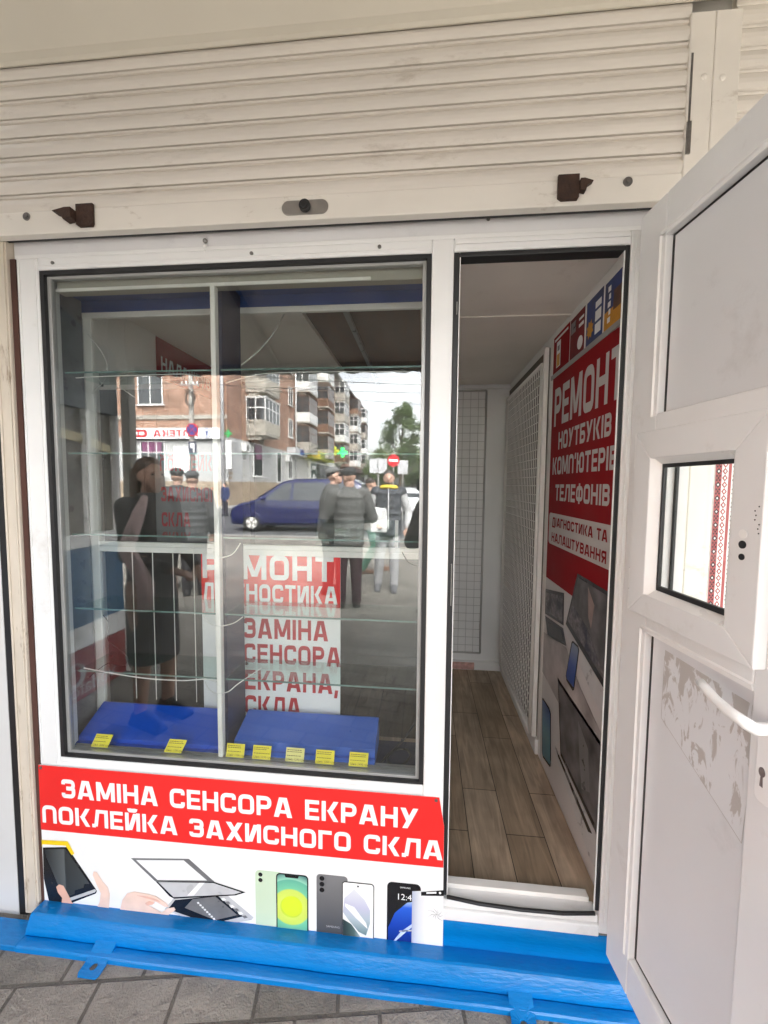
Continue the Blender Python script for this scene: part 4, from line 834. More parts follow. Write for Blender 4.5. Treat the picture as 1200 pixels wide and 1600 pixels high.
MB().box(.80, 3.4, -.15, -.0005, 2.87, 3.1).build('shutter_box', 'box_paint', NR)
# strip of embroidery-pattern film stuck beside the post
EM = thing('sticker_strip', 'red and black embroidery-pattern sticker strip seen through the hatch window', 'sticker', (.874, .0, 1.2))
MB().box(.842, .906, .0165, .0198, 1.18, 1.70).build('backing', 'white_print', EM)
c1 = MB(); c2 = MB(); c3 = MB(); fE = lambda u, v, l: (u+.034, .0163-.0004*l, v)
dia = lambda mb, u, v, a, b, l: mb.poly([fE(u-a, v, l), fE(u, v-b, l), fE(u+a, v, l), fE(u, v+b, l)])
z = 1.19; k = 0
c1.poly([fE(.8085, 1.185, 0), fE(.826, 1.185, 0), fE(.826, 1.695, 0), fE(.8085, 1.695, 0)])
c1.poly([fE(.844, 1.185, 0), fE(.852, 1.185, 0), fE(.852, 1.695, 0), fE(.844, 1.695, 0)])
while z < 1.69:
    if k % 2:
        for a, b in ((0, 0), (.004, .006), (-.004, .006), (.004, -.006), (-.004, -.006)): dia(c2, .817+a, z+b, .0028, .004, 2)
        for a, b in ((0, 0), (.004, .006), (-.004, .006), (.004, -.006), (-.004, -.006)): dia(c2, .861+a, z+b, .0028, .004, 2)
    else: dia(c2, .817, z, .0075, .009, 1); dia(c3, .817, z, .003, .004, 2); dia(c1, .861, z, .006, .006, 1)
    dia(c1, .8345, z, .0075, .010, 1); dia(c3, .8345, z, .0035, .005, 2)
    z += .0195; k += 1
rp = mat('dusty_red_print', (.42, .09, .09), .5, .15, 40)
c1.build('red_pattern', rp, EM); c2.build('black_pattern', mat('dark_brown_print', (.05, .02, .025), .5, .2, 40), EM); c3.build('white_pattern', 'white_print', EM)

NL = thing('kiosk', 'neighbouring kiosk to the left, a plain white wall edge at the margin of the photo', 'kiosk', (-3.0, 0, 0))
MB().box(-4.6, -1.436, -.004, 2.0, .0, 2.9).build('wall', 'white_neigh', NL)
MB().box(-1.4358, -1.4025, -.002, .03, .0, 2.45).build('edge_seal', 'gasket', NL)

# ================================================================== THE STREET (stands behind the viewer, seen mirrored in the shop window)
M['brick'] = brickmat('old_red_brick', (.38, .205, .135), (.32, .165, .105), (.34, .29, .25), .52, .16, .02, var=.38)
M['grey_wall'] = mat('grey_painted_render', (.50, .50, .49), .7, .08, 2, dirt=(.36, .34, .31), ds=.8)
M['plinth'] = mat('ochre_plinth', (.36, .28, .20), .8, .2, 1.2, dirt=(.2, .16, .12), ds=1.5)
M['concrete'] = mat('weathered_concrete', (.42, .39, .34), .8, .2, 1.5, dirt=(.18, .16, .13), ds=1.3)
M['siding'] = mat('white_siding', (.78, .78, .76), .5, .05, 2, stretch=(1, 1, 4))
M['brownwood'] = mat('brown_balcony_wood', (.20, .11, .07), .6, .3, 3)
M['frame_w'] = mat('white_window_frame', (.80, .80, .78), .5, .03)
M['frame_b'] = mat('brown_window_frame', (.17, .09, .055), .6, .1)
M['winglass'] = mat('dark_window_glass', (.05, .055, .06), .06, .4, .8, spec=.8)
M['roofsheet'] = mat('dark_roof_sheet', (.10, .085, .08), .7, .2, 1)
M['leaf'] = mat('tree_leaves', (.085, .125, .045), .6, .45, 1.1)
M['leaf2'] = mat('pale_tree_leaves', (.12, .16, .06), .6, .4, .9)
M['bark'] = mat('bark', (.09, .07, .05), .9, .3, 5)
M['navy_paint'] = mat('navy_car_paint', (.012, .015, .072), .16, .05, 2, coat=.6)
M['white_car'] = mat('white_car_paint', (.75, .76, .77), .2, .03, 2, coat=.5)
M['tyre'] = mat('tyre_rubber', (.02, .02, .02), .8, .1)
M['pipe'] = mat('galvanised_pipe', (.60, .60, .60), .35, .08, 3, metal=.3)
M['poleconc'] = mat('pole_concrete', (.36, .34, .31), .8, .2, 2)
M['sign_red'] = mat('sign_red', (.60, .02, .03), .4, .05)
M['sign_blue'] = mat('sign_blue', (.03, .06, .30), .4, .05)
M['green_lit'] = emit('green_lit_sign', (.03, .80, .12), 1.2)
M['lime_sign'] = mat('lime_yellow_sign', (.62, .66, .05), .5, .08, 1)
M['yellow_sign'] = mat('yellow_sign', (.80, .60, .06), .5, .08, 1)
M['darkgreen'] = mat('dark_green_panel', (.03, .06, .045), .4, .2)
M['violet'] = mat('violet_advert', (.20, .06, .14), .4, .4, 2)

# canopy over the pavement
CN = thing('canopy', 'dark sloping canopy roof over the pavement in front of the kiosks', 'canopy', (0, -1.0, 2.5))
mb = MB(); mb.prism([(-.16, 3.14), (-.16, 3.18), (-1.92, 2.58), (-1.92, 2.53)], lambda u, v, d: (d, u, v), -5.5, 5.5); mb.build('roof_sheet', 'canopy', CN)
mb = MB(); pts = [(-5.5, 2.60), (5.5, 2.60)] + [(5.5-.05*i, 2.452+.006*sin(i*1.7)+.004*sin(i*4.1)) for i in range(221)]
mb.prism(pts, lambda u, v, d: (u, d, v), -1.945, -1.9205); mb.build('fascia', 'canopy_edge', CN)
for x in (-4.6, -2.41, 2.6, 4.8):
    mb = MB(); mb.box(x-.038, x+.038, -1.90, -1.824, .0, 2.535); mb.box(x-.09, x+.09, -1.95, -1.77, .0005, .012); mb.build('post', 'poleconc' if x == -2.41 else 'steel', CN, bevel=.004)
for x in (-3.4, -1.2, .9, 3.0):
    mb = MB(); mb.prism([(-.16, 3.10), (-.16, 3.1395), (-1.90, 2.5335), (-1.90, 2.49)], lambda u, v, d: (d, u, v), x, x+.05); mb.build('rafter', 'canopy_edge', CN)

# kiosk wing on the left with a red panel
LW = thing('kiosk', 'kiosk wing with red, blue and white panels, mirrored in the left of the window', 'kiosk', (-2.4, -1.2, 0))
MB().box(-2.9, -2.2, -1.78, -.30, 0, .37).build('panel', mat('dull_red_panel', (.26, .02, .025), .4, .1), LW)
MB().box(-2.9, -2.195, -1.78, -.30, .3705, .53).build('rail', 'pvc', LW)
MB().box(-2.9, -2.2, -1.78, -.30, .5305, 1.10).build('panel', mat('dull_blue_panel', (.035, .12, .24), .4, .35, 2.2), LW)
MB().box(-2.9, -2.195, -1.78, -.30, 1.1005, 1.19).build('rail', 'pvc', LW)
MB().box(-2.9, -2.25, -1.78, -.30, 1.191, 2.1).build('panel', mat('murky_interior_photo', (.22, .20, .17), .3, .5, 4), LW)
MB().box(-2.9, -2.2, -1.78, -.30, 2.1005, 2.95).build('panel', mat('slate_panel', (.10, .12, .14), .5, .15), LW)
mb = MB()
for a in (-1.78, -1.50, -1.20, -.80): mb.box(-2.2495, -2.196, a, a+.03, 1.1905, 2.1)
mb.build('window_post', 'pvc', LW)
mb = MB(); mb.prism([(-1.74, 1.86)] + [(-1.74+.07*i, 1.86+.10*sin(pi*i/20)) for i in range(21)] + [(-.34, 1.82)] + [(-.34-.07*i, 1.80+.09*sin(pi*i/20)) for i in range(21)], lambda u, v, d: (d, u, v), -2.249, -2.235); mb.build('arch', mat('cream_arch_paint', (.72, .64, .42), .5, .06), LW)
for k in range(4):
    mb = MB(); mb.prism([(-1.05-.05*k, 1.26+.085*k), (-.90-.05*k, 1.28+.085*k), (-.92-.05*k, 1.33+.085*k), (-1.07-.05*k, 1.30+.085*k)], lambda u, v, d: (d, u, v), -2.249, -2.22); mb.build('white_bracket', 'pvc', LW)
lw = lambda u, v, d: (-2.1995+d, u, v)
mb = MB(); mb.poly([lw(-1.29+.09*cos(R(a)), .19+.09*sin(R(a)), .001) for a in range(0, 360, 15)]); mb.build('emblem_disc', 'ltgrey_print', LW)
mb = MB(); mb.poly([lw(-1.285+.048*cos(R(a)), .18+.048*sin(R(a)), .002) for a in range(0, 360, 15)] ); mb.poly([lw(-1.325, .20, .0021), lw(-1.275, .255, .0021), lw(-1.30, .27, .0021), lw(-1.335, .235, .0021)]); mb.build('emblem_drop', mat('dull_red_emblem', (.26, .02, .025), .4, .1), LW)
smalltext('lettering', 'vodafone', lw, -1.66, -.0+.03, .155, 'ltgrey_print', LW)

LW.location.x -= .24
# apartment block with shops
AB = thing('apartment_block', 'long brick apartment block with glazed balconies and ground-floor shops across the street', 'building', (-30, -60, 0))
MB().box(-46, -13.9, -92, -26.7, -.1, 18.2).build('wall', 'brick', AB)
MB().box(-46.6, -13.2, -92.6, -26.0, 18.2005, 18.6).build('roof', 'roofsheet', AB)
MB().box(-45.9, -13.84, -38.5, -26.64, 1.72, 4.9).build('painted_ground_floor', 'grey_wall', AB)
MB().box(-45.9, -13.78, -66, -26.58, -.1, 1.7195).build('plinth', 'plinth', AB)
MB().box(-45.8, -13.86, -66, -38.51, 1.72, 4.9).build('painted_ground_floor', mat('pale_render', (.58, .57, .54), .7, .08, 1), AB)
MB().box(-45.9, -13.86, -26.66, -26.62, 6.15, 6.45).build('cornice', 'concrete', AB)
def window(cx, cy, cz, wd, ht, axis, fm='frame_w', cols=2, parent=AB, rows=1):
    """axis 'y': in a wall facing +y, 'x': in a wall facing +x ; frame with pane as sub-part"""
    f = MB(); p = MB()
    if axis == 'y': bx_ = lambda mb, a, b, c, d, lo, hi: mb.box(cx+a, cx+b, cy+lo, cy+hi, cz+c, cz+d)
    else: bx_ = lambda mb, a, b, c, d, lo, hi: mb.box(cx+lo, cx+hi, cy+a, cy+b, cz+c, cz+d)
    e = .07; W, H = wd/2, ht/2
    bx_(f, -W, -W+e, -H, H, .0, .07); bx_(f, W-e, W, -H, H, .0, .07); bx_(f, -W+e, W-e, H-e, H, .0, .07); bx_(f, -W+e, W-e, -H, -H+e, .0, .07)
    for k in range(1, cols): u = -W+wd*k/cols; bx_(f, u-e/2, u+e/2, -H+e, H-e, .0, .065)
    if rows > 1: bx_(f, -W+e, W-e, H*.35-e/2, H*.35+e/2, .0, .06)
    bx_(f, -W-.12, W+.12, -H-.07, -H-.001, .0, .16)
    o = f.build('window', fm, parent); bx_(p, -W+e, W-e, -H+e, H-e, .005, .03); p.build('pane', 'winglass', o); return o
for x, z in ((-19.6, 8.2), (-24.5, 8.2), (-30, 8.2), (-19.6, 11.6), (-24.5, 11.6), (-30, 11.6), (-19.6, 15), (-24.5, 15)): window(x, -26.695, z, 1.9, 2.05, 'y')
window(-19.5, -26.635, 3.35, 1.9, 2.5, 'y', cols=3, rows=2); window(-23.5, -26.635, 3.35, 2.2, 2.5, 'y', cols=3, rows=2)
MB().box(-20.3, -18.8, -26.60, -26.575, 3.7, 4.55).build('window_advert', 'violet', AB)
MB().box(-17.9, -16.4, -26.61, -26.58, 2.35, 4.15).build('notice_board', 'white_print', AB)
window(-13.835, -31.9, 3.55, 1.9, 2.7, 'x', cols=1); MB().box(-13.75, -13.73, -32.6, -31.2, 3.6, 4.8).build('window_advert', 'violet', AB)
for y in (-40.6, -50.0, -60.5, -73.0):
    for z in (7.4, 10.7, 14.0): window(-13.895, y, z, 1.3, 1.9, 'x', cols=2)
window(-13.835, -36.9, 3.2, 1.2, 2.9, 'x', cols=1); window(-13.855, -40.2, 3.3, 1.2, 2.4, 'x', cols=2)
mb = MB(); mb.cyl((-14.12, -26.45, .1), (-14.12, -26.45, 17.9), .11, 10); mb.build('downpipe', 'pipe', AB, smooth=True)
mb = MB(); mb.tube([(-13.7, -41.9, .1), (-13.7, -41.9, 17.9)], .09, 8); mb.build('downpipe', 'pipe', AB, smooth=True)
for i in range(9): MB().box(-13.839, -13.82, -27.2-.12*(i % 2), -26.7, 1.9+.33*i, 2.1+.33*i).build('quoin', 'plinth', AB)
for y, z in ((-29.2, 4.35), (-39.3, 4.2)):
    mb = MB(); mb.box(-13.83, -13.45, y-.45, y+.45, z-.32, z+.32); a = mb.build('air_conditioner', 'frame_w', AB, bevel=.03)
    mb = MB(); mb.tube([(-13.445, y+.1+.22*cos(R(t)), z+.22*sin(R(t))) for t in range(0, 361, 24)], .02, 6); mb.cyl((-13.449, y+.1, z), (-13.44, y+.1, z), .2, 16); mb.build('fan_grille', 'grey_print', a)
def balcony(y0, y1, z, parapet, frame, out=1.6, gl=True, style=0):
    x0, x1 = -13.899, -13.9+out
    b = MB(); b.box(x0, x1, y1, y0, z, z+.16); b.box(x0, x0+.3, y1+.2, y1+.45, z-.45, z-.001); b.box(x0, x0+out*.7, y0-.45, y0-.2, z-.35, z-.001); B_ = b.build('balcony', 'concrete', AB)
    p = MB(); p.box(x1-.07, x1-.001, y1+.005, y0-.005, z+.161, z+1.15); p.box(x0, x1-.071, y0-.07, y0-.005, z+.161, z+1.15); p.box(x0, x1-.071, y1+.005, y1+.07, z+.161, z+1.15)
    if style == 1:
        n = 9
        for k in range(n): a = x0+.1+(out-.25)*k/(n-1); p.box(a, a+.09, y0-.004, y0+.04, z+.22, z+1.05)
        n = 14
        for k in range(n): a = y1+.1+(y0-y1-.3)*k/(n-1); p.box(x1, x1+.045, a, a+.1, z+.22, z+1.05)
        p.box(x0, x1+.06, y0-.003, y0+.07, z+1.06, z+1.18)
    if style == 2:
        for k in range(8): p.box(x0, x1+.012, y0-.004, y0+.012, z+.2+.12*k, z+.30+.12*k); p.box(x1, x1+.012, y1, y0-.005, z+.2+.12*k, z+.30+.12*k)
    p.build('parapet', parapet, B_)
    if gl:
        f = MB(); zt, zb = z+2.85, z+1.151
        e = .07
        for a in (x0+.02, x0+out*.48, x1-e): f.box(a, a+e, y0-e, y0-.001, zb, zt)
        for k in range(5): a = y1+(y0-y1-e)*k/4; (f.box(x1-e-.001, x1-.0005, a, a+e, zb, zt) if k < 4 else None)
        f.box(x0, x1, y0-e-.002, y0+.002, zt+.001, zt+.08); f.box(x1-e, x1+.003, y1, y0-.003-e, zt+.001, zt+.08); f.box(x0+.02, x1-.005, y0-.06, y0-.003, zb+.95, zb+1.02); f.box(x1-.06, x1-.004, y1+.01, y0-.08, zb+.95, zb+1.02)
        f.box(x0, x1+.06, y1-.05, y0+.06, zt+.085, zt+.14)
        f.build('glazing_frame', frame, B_)
        g = MB(); g.box(x0+.03, x1-.03, y0-.045, y0-.03, zb, zt); g.box(x1-.045, x1-.03, y1+.02, y0-.05, zb, zt); g.build('glazing', 'winglass', B_)
for (y0, y1, cells) in ((-29.8, -33.0, [(5.4, 'concrete', 'frame_w', 1), (8.75, 'concrete', 'frame_w', 1), (12.1, 'siding', 'frame_w', 2)]),
        (-42.2, -45.6, [(5.0, 'concrete', 'frame_b', 2), (8.2, 'siding', 'frame_b', 2), (11.5, 'siding', 'frame_w', 2), (14.7, 'concrete', 'frame_b', 0)]),
        (-51.0, -54.6, [(5.0, 'concrete', 'frame_b', 0), (8.2, 'brownwood', 'frame_b', 0), (11.5, 'brownwood', 'frame_b', 2), (14.7, 'siding', 'frame_w', 2)]),
        (-62.0, -66.0, [(5.0, 'brownwood', 'frame_b', 0), (8.2, 'siding', 'frame_w', 2), (11.5, 'concrete', 'frame_w', 0), (14.7, 'concrete', 'frame_w', 0)]),
        (-75.0, -79.0, [(5.0, 'siding', 'frame_w', 0), (8.2, 'concrete', 'frame_w', 0), (11.5, 'siding', 'frame_w', 2), (14.7, 'brownwood', 'frame_b', 0)]),
        (-85.0, -89.0, [(5.0, 'concrete', 'frame_w', 0), (8.2, 'siding', 'frame_w', 0), (11.5, 'concrete', 'frame_b', 0), (14.7, 'siding', 'frame_w', 0)])):
    for z, pa, fr_, sty in cells: balcony(y0, y1, z, pa, fr_, style=sty)
# shop fronts further along
mb = MB(); mb.box(-13.85, -13.6, -62, -47, .3, 4.4); mb.build('shop_front', 'frame_w', AB)
for k in range(5):
    MB().box(-13.59, -13.55, -49.6-2.4*k, -47.5-2.4*k, .6, 4.2).build('shop_pane', 'darkgreen' if k == 0 else 'winglass', AB)
mb = MB(); mb.poly([(-13.54, -48.55+.7*cos(R(a)), 2.2+.7*sin(R(a))) for a in range(0, 360, 20)]); mb.poly([(-13.54, -49.4, 3.4), (-13.54, -47.7, 3.4), (-13.54, -47.7, 3.9), (-13.54, -49.4, 3.9)]); mb.build('shop_emblem', 'white_print', AB)
mb = MB(); mb.poly([(-13.53, -48.55+.45*cos(R(a)), 2.15+.4*sin(R(a))) for a in (90, 210, 250, 290, 330)]); mb.build('shop_emblem_figure', 'darkgreen', AB)
mb = MB(); mb.box(-13.85, -12.2, -92, -66.5, 3.9, 4.6); mb.build('shop_awning', mat('dark_red_awning', (.10, .05, .05), .6, .2), AB)
mb = MB(); mb.box(-13.85, -13.5, -92, -66.5, .0, 3.9); mb.build('shop_front', mat('dark_shop_front', (.06, .055, .05), .6, .5, 1.5), AB)  # dark, unevenly toned shop front under the awning
mb = MB()
for k in range(8): mb.cyl((-11.6, -44-.8*k, .0), (-11.6, -44-.8*k, 1.0+.12*k), .03, 6)
mb.tube([(-11.6, -44, 1.0), (-11.6, -49.6, 1.85)], .035, 6); mb.build('stair_railing', 'grey_print', AB)
mb = MB(); mb.box(-13.85, -11.7, -49.6, -45.5, -.1, .6); mb.box(-13.85, -11.7, -45.499, -44.5, -.1, .3); mb.build('entrance_steps', 'concrete', AB)
# pharmacy sign
PH = thing('shop_sign', 'long white pharmacy sign with red letters over the corner shop across the street', 'sign', (-18, -26.45, 4.7))
MB().box(-21.5, -14.3, -26.62, -26.40, 4.74, 5.50).build('board', 'white_print', PH)
MB().box(-21.5, -14.3, -26.56, -26.45, 4.62, 4.739).build('lower_edge', 'black_print', PH)
pw = lambda u, v, d: (-u, -26.3995+d, v)
lettering('lettering', 'АПТЕКА', pw, 15.9, 19.25, 4.88, 5.34, 'sign_red', PH, depth=.004)
mb = MB(); mb.prism([(a, b) for a, b in rrect(19.75, 20.95, 4.85, 5.37, .2)], pw, .001, .012); mb.build('pill', 'sign_red', PH)
lettering('lettering', 'ОМО', pw, 19.95, 20.75, 5.0, 5.22, 'white_txt', PH, depth=.016) if False else MB().prism([(a, b) for a, b in rrect(19.95, 20.35, 4.98, 5.24, .08)] , pw, .013, .018).build('pill_mark', 'white_print', PH)
MB().prism([(a, b) for a, b in rrect(20.45, 20.80, 4.98, 5.24, .08)], pw, .013, .018).build('pill_mark', 'white_print', PH)
for r_, m_, d_ in ((.30, 'sign_blue', .004), (.26, 'white_print', .008)):
    MB().prism([(15.25+r_*cos(R(a)), 5.11+r_*1.15*sin(R(a))) for a in range(0, 360, 18)], pw, .001, d_).build('emblem_ring', m_, PH)
MB().prism([(15.22, 4.9), (15.28, 4.9), (15.30, 5.1), (15.38, 5.3), (15.25, 5.22), (15.12, 5.3), (15.2, 5.1)], pw, .009, .012).build('emblem_bowl', 'sign_blue', PH)
def cross(name, lab, cx, cy, cz, s, m, thick=.12):
    mb = MB(); a, b = s/2, s/6
    mb.prism([(-b, -a), (b, -a), (b, -b), (a, -b), (a, b), (b, b), (b, a), (-b, a), (-b, b), (-a, b), (-a, -b), (-b, -b)], lambda u, v, d: (cx+u, cy+d, cz+v), 0, thick)
    T = thing(name, lab, 'sign', (cx, cy, cz)); mb.build('cross', m, T)
    MB().box(-13.9, cx-a*.9, cy+.03, cy+.07, cz-.03, cz+.03).build('bracket', 'grey_print', T); return T
cross('cross_sign', 'bright green lit pharmacy cross over the far shop', -12.3, -60.5, 6.5, 1.45, 'green_lit')
cross('cross_sign', 'yellow-green pharmacy cross next to the bright green cross', -12.55, -56.2, 6.35, 1.25, 'lime_sign')
T = cross('cross_sign', 'small green cross on the corner of the pharmacy above a vertical white sign', -13.55, -26.2, 5.05, .5, mat('green_sign', (.04, .40, .10), .5, .05))
MB().box(-13.75, -13.35, -26.25, -26.12, 2.6, 4.6).build('vertical_board', 'white_print', T)
MB().box(-13.58, -13.52, -26.118, -26.11, 2.9, 4.3).build('vertical_writing', 'ltgrey_print', T)
for lab, y0, y1, z0, z1, m, out in (('yellow and lime shop sign with stripes along the far shops', -56.5, -44.8, 4.7, 5.6, 'lime_sign', 1.1), ('blue and white shop sign left of the yellow one', -43.6, -39.3, 4.6, 5.35, 'ltgrey_print', .9)):
    T = thing('shop_sign', lab, 'sign', (-13, (y0+y1)/2, z0)); MB().box(-13.84, -13.84+out, y0, y1, z0, z1).build('board', m, T)
    if out > 1:
        MB().box(-13.84+out+.001, -13.84+out+.02, y1-3.4, y1-.1, z0+.05, z1-.05).build('yellow_field', 'yellow_sign', T)
        for k in range(4): MB().box(-13.84+out+.001, -13.84+out+.02, y0+.3, y1-3.8, z0+.12+.2*k, z0+.20+.2*k).build('stripe', 'darkgreen', T)
        MB().box(-13.82, -13.86+out, y1+.001, y1+.02, z0+.05, z1-.05).build('end_field', 'yellow_sign', T)
    else: MB().box(-13.84+out+.001, -13.84+out+.02, y0+.2, y1-1.6, z0+.1, z1-.1).build('blue_field', 'sign_blue', T)
# pavement in front of the block
MB().box(-46, -10.4, -95, -25.0, -.1, .0).build('far_pavement', 'kerb', kind='structure')

# trees
def tree(lab, x, y, trunk_h, cz, rx, rz, n, leafm, seed, lean=0, ls=.26, group='trees along the street'):
    rs = random.Random(seed); T = thing('tree', lab, 'tree', (x, y, -.1), group)
    t = MB(); t.tube([(x, y, -.1), (x+.05, y, trunk_h*.5), (x+lean*.4, y, trunk_h), (x+lean*.8, y, cz+rz*.6)], [.22, .17, .13, .04], 9)
    for k in range(7):
        a = k*2.4; z0 = trunk_h*.75+(cz-trunk_h*.6)*k/8
        t.tube([(x+lean*.4, y, z0), (x+lean*.6+rx*.45*cos(a), y+rx*.45*sin(a), z0+.8), (x+lean+rx*.8*cos(a), y+rx*.8*sin(a), z0+1.5+.2*k)], [.08, .05, .015], 6)
    t.build('trunk', 'bark', T, smooth=True)
    cl = []
    for k in range(110):
        u = rs.uniform(-1, 1); a = rs.uniform(0, 2*pi); r = rx*math.sqrt(max(0, 1-u*u))*rs.uniform(.45, 1.05)*(.62 if u > .45 else 1)
        cl.append((x+lean*(.6+.5*u)+r*cos(a), y+r*sin(a), cz+rz*u*rs.uniform(.8, 1.05), rs.uniform(.35, 1.0)*rx*.27))
    c = MB()
    for k in range(n):
        cx, cy, cz_, cr_ = rs.choice(cl); d = Vector((rs.gauss(0, 1), rs.gauss(0, 1), rs.gauss(0, .75))); d = d.normalized()*cr_*rs.random()**.55*1.5
        p = Vector((cx, cy, cz_))+d; a = Vector((rs.gauss(0, 1), rs.gauss(0, 1), rs.gauss(0, .6))).normalized(); b = a.orthogonal().normalized(); b = Matrix.Rotation(rs.uniform(0, 6.28), 3, a) @ b; e = a.cross(b)
        s = ls*rs.uniform(.6, 1.2); c.poly([p-b*s*.5, p+e*s*.28, p+b*s*.5, p-e*s*.28])
    c.build('crown', leafm, T)
tree('tall loose leafy tree leaning to one side beside the no-entry sign', -2.3, -38.7, 3.0, 6.4, 1.9, 3.1, 15000, 'leaf', 11, lean=.35, ls=.17)
tree('pale green broad tree farther down the street, left of the tall loose tree', -6.6, -66, 2.4, 4.6, 3.6, 2.6, 6000, 'leaf2', 12, ls=.32)
tree('low dark tree far down the street behind the tall loose tree', -1.5, -62, 2.2, 4.0, 3.2, 2.4, 6000, 'leaf', 13, ls=.30)
tree('pale tree at the right end of the mirrored street', 3.2, -55, 2.4, 4.2, 3.0, 2.4, 5000, 'leaf2', 14, ls=.30)

# utility pole with wires
UP = thing('utility_pole', 'concrete utility pole with tangled cables in front of the pharmacy', 'utility pole', (-13.0, -20.7, -.1))
mb = MB(); mb.tube([(-13.0, -20.7, -.1), (-13.0, -20.7, 9.2)], [.16, .11], 10); mb.build('pole', 'poleconc', UP, smooth=True)
for z in (7.0, 7.6, 8.2): MB().box(-13.55, -12.45, -20.62, -20.55, z, z+.07).build('crossarm', 'steel', UP)
for z in (7.0, 7.6, 8.2):
    for x in (-13.45, -13.2, -12.8, -12.55):
        mb = MB(); mb.cyl((x, -20.585, z+.071), (x, -20.585, z+.22), .045, 8); mb.build('insulator', 'white_print', UP)
rs = random.Random(5); mb = MB()
for k in range(5):
    r = rs.uniform(.25, .5); mb.tube([(-13+.1*rs.random()+r*.8*cos(t), -20.5, 6.3+r*1.3*sin(t)) for t in [2*pi*i/14 for i in range(15)]], .014, 5)
mb.build('cable_coil', 'cable_b', UP)
mb = MB(); mb.cyl((-12.85, -20.5, 4.55), (-12.85, -20.47, 4.55), .36, 22); mb.build('no_stopping_disc', 'sign_red', UP)
mb = MB(); mb.cyl((-12.85, -20.469, 4.55), (-12.85, -20.46, 4.55), .29, 22); mb.build('no_stopping_centre', 'sign_blue', UP)
mb = MB()
for s in (1, -1): mb.prism([(-.22*s-.035, -.2), (-.22*s+.035, -.2), (.22*s+.035, .2), (.22*s-.035, .2)], lambda u, v, d: (-12.85+u, -20.459+d+.001*s, 4.55+v), 0, .004)
mb.build('no_stopping_bar', 'sign_red', UP)
MB().box(-13.08, -12.62, -20.5, -20.47, 3.2, 3.9).build('parking_plate', mat('faded_navy_sign', (.05, .055, .09), .5, .1), UP)
mb = MB(); mb.prism([(-.12, -.25), (-.03, -.25), (-.03, -.05), (.12, .0), (.12, .25), (-.12, .25)], lambda u, v, d: (-12.85-u, -20.469+d, 3.56+v), 0, .004); mb.build('parking_mark', 'white_print', UP)
for i, (a, b, sag) in enumerate((((-13.4, -20.58, 7.2), (30, -24, 8.2), 1.0), ((-13.2, -20.58, 7.8), (30, -25, 8.8), 1.1), ((-12.6, -20.58, 7.8), (30, -27, 9.2), 1.1), ((-12.6, -20.58, 7.2), (30, -30, 8.0), 1.3), ((-13.0, -20.58, 8.3), (30, -22, 9.9), .9),
        ((-13.4, -20.6, 7.2), (-40, -23, 7.6), .5), ((-13.2, -20.6, 7.8), (-40, -24, 8.4), .5), ((-13.3, -20.6, 7.3), (-40, -20, 7.0), .7), ((-12.6, -20.6, 7.1), (-12.2, -60, 6.5), 1.6))):
    mb = MB(); mb.tube([Vector(a).lerp(Vector(b), t/16) - Vector((0, 0, sag*4*(t/16)*(1-t/16))) for t in range(17)], .012, 5)
    mb.build('overhead_wire', 'cable_b', UP)

# no-entry sign and grey boards
NE = thing('road_sign', 'round red no-entry sign on a thin pole', 'road sign', (-1.3, -16.6, -.1))
mb = MB(); mb.cyl((-1.3, -16.66, -.1), (-1.3, -16.66, 2.95), .035, 8); mb.build('pole', 'steel', NE)
mb = MB(); mb.cyl((-1.3, -16.62, 2.65), (-1.3, -16.59, 2.65), .27, 28); mb.build('disc', 'sign_red', NE)
MB().box(-1.50, -1.10, -16.5895, -16.58, 2.595, 2.705).build('white_bar', 'white_print', NE)
MB().box(-1.20, -.72, -18.06, -18.02, 2.1, 2.75).build('sign_back', 'ltgrey_print') and None
o = bpy.data.objects['sign_back']; tag(o, 'plain grey back of a road sign right of the no-entry sign', 'road sign'); 
mb = MB(); mb.cyl((-.95, -18.09, -.1), (-.95, -18.09, 2.75), .03, 8); c = mb.build('pole', 'steel'); c.parent = o; c.location = c.location - o.location
T = thing('road_sign', 'grey boards of a larger road sign left of the no-entry sign', 'road sign', (-2.15, -18.5, -.1))
for a, b in ((-2.6, -2.2), (-2.17, -1.75)): MB().box(a, b, -18.5, -18.46, 2.15, 2.85).build('board', 'ltgrey_print', T)
mb = MB(); mb.cyl((-2.18, -18.55, -.1), (-2.18, -18.55, 2.9), .04, 8); mb.build('pole', 'steel', T)

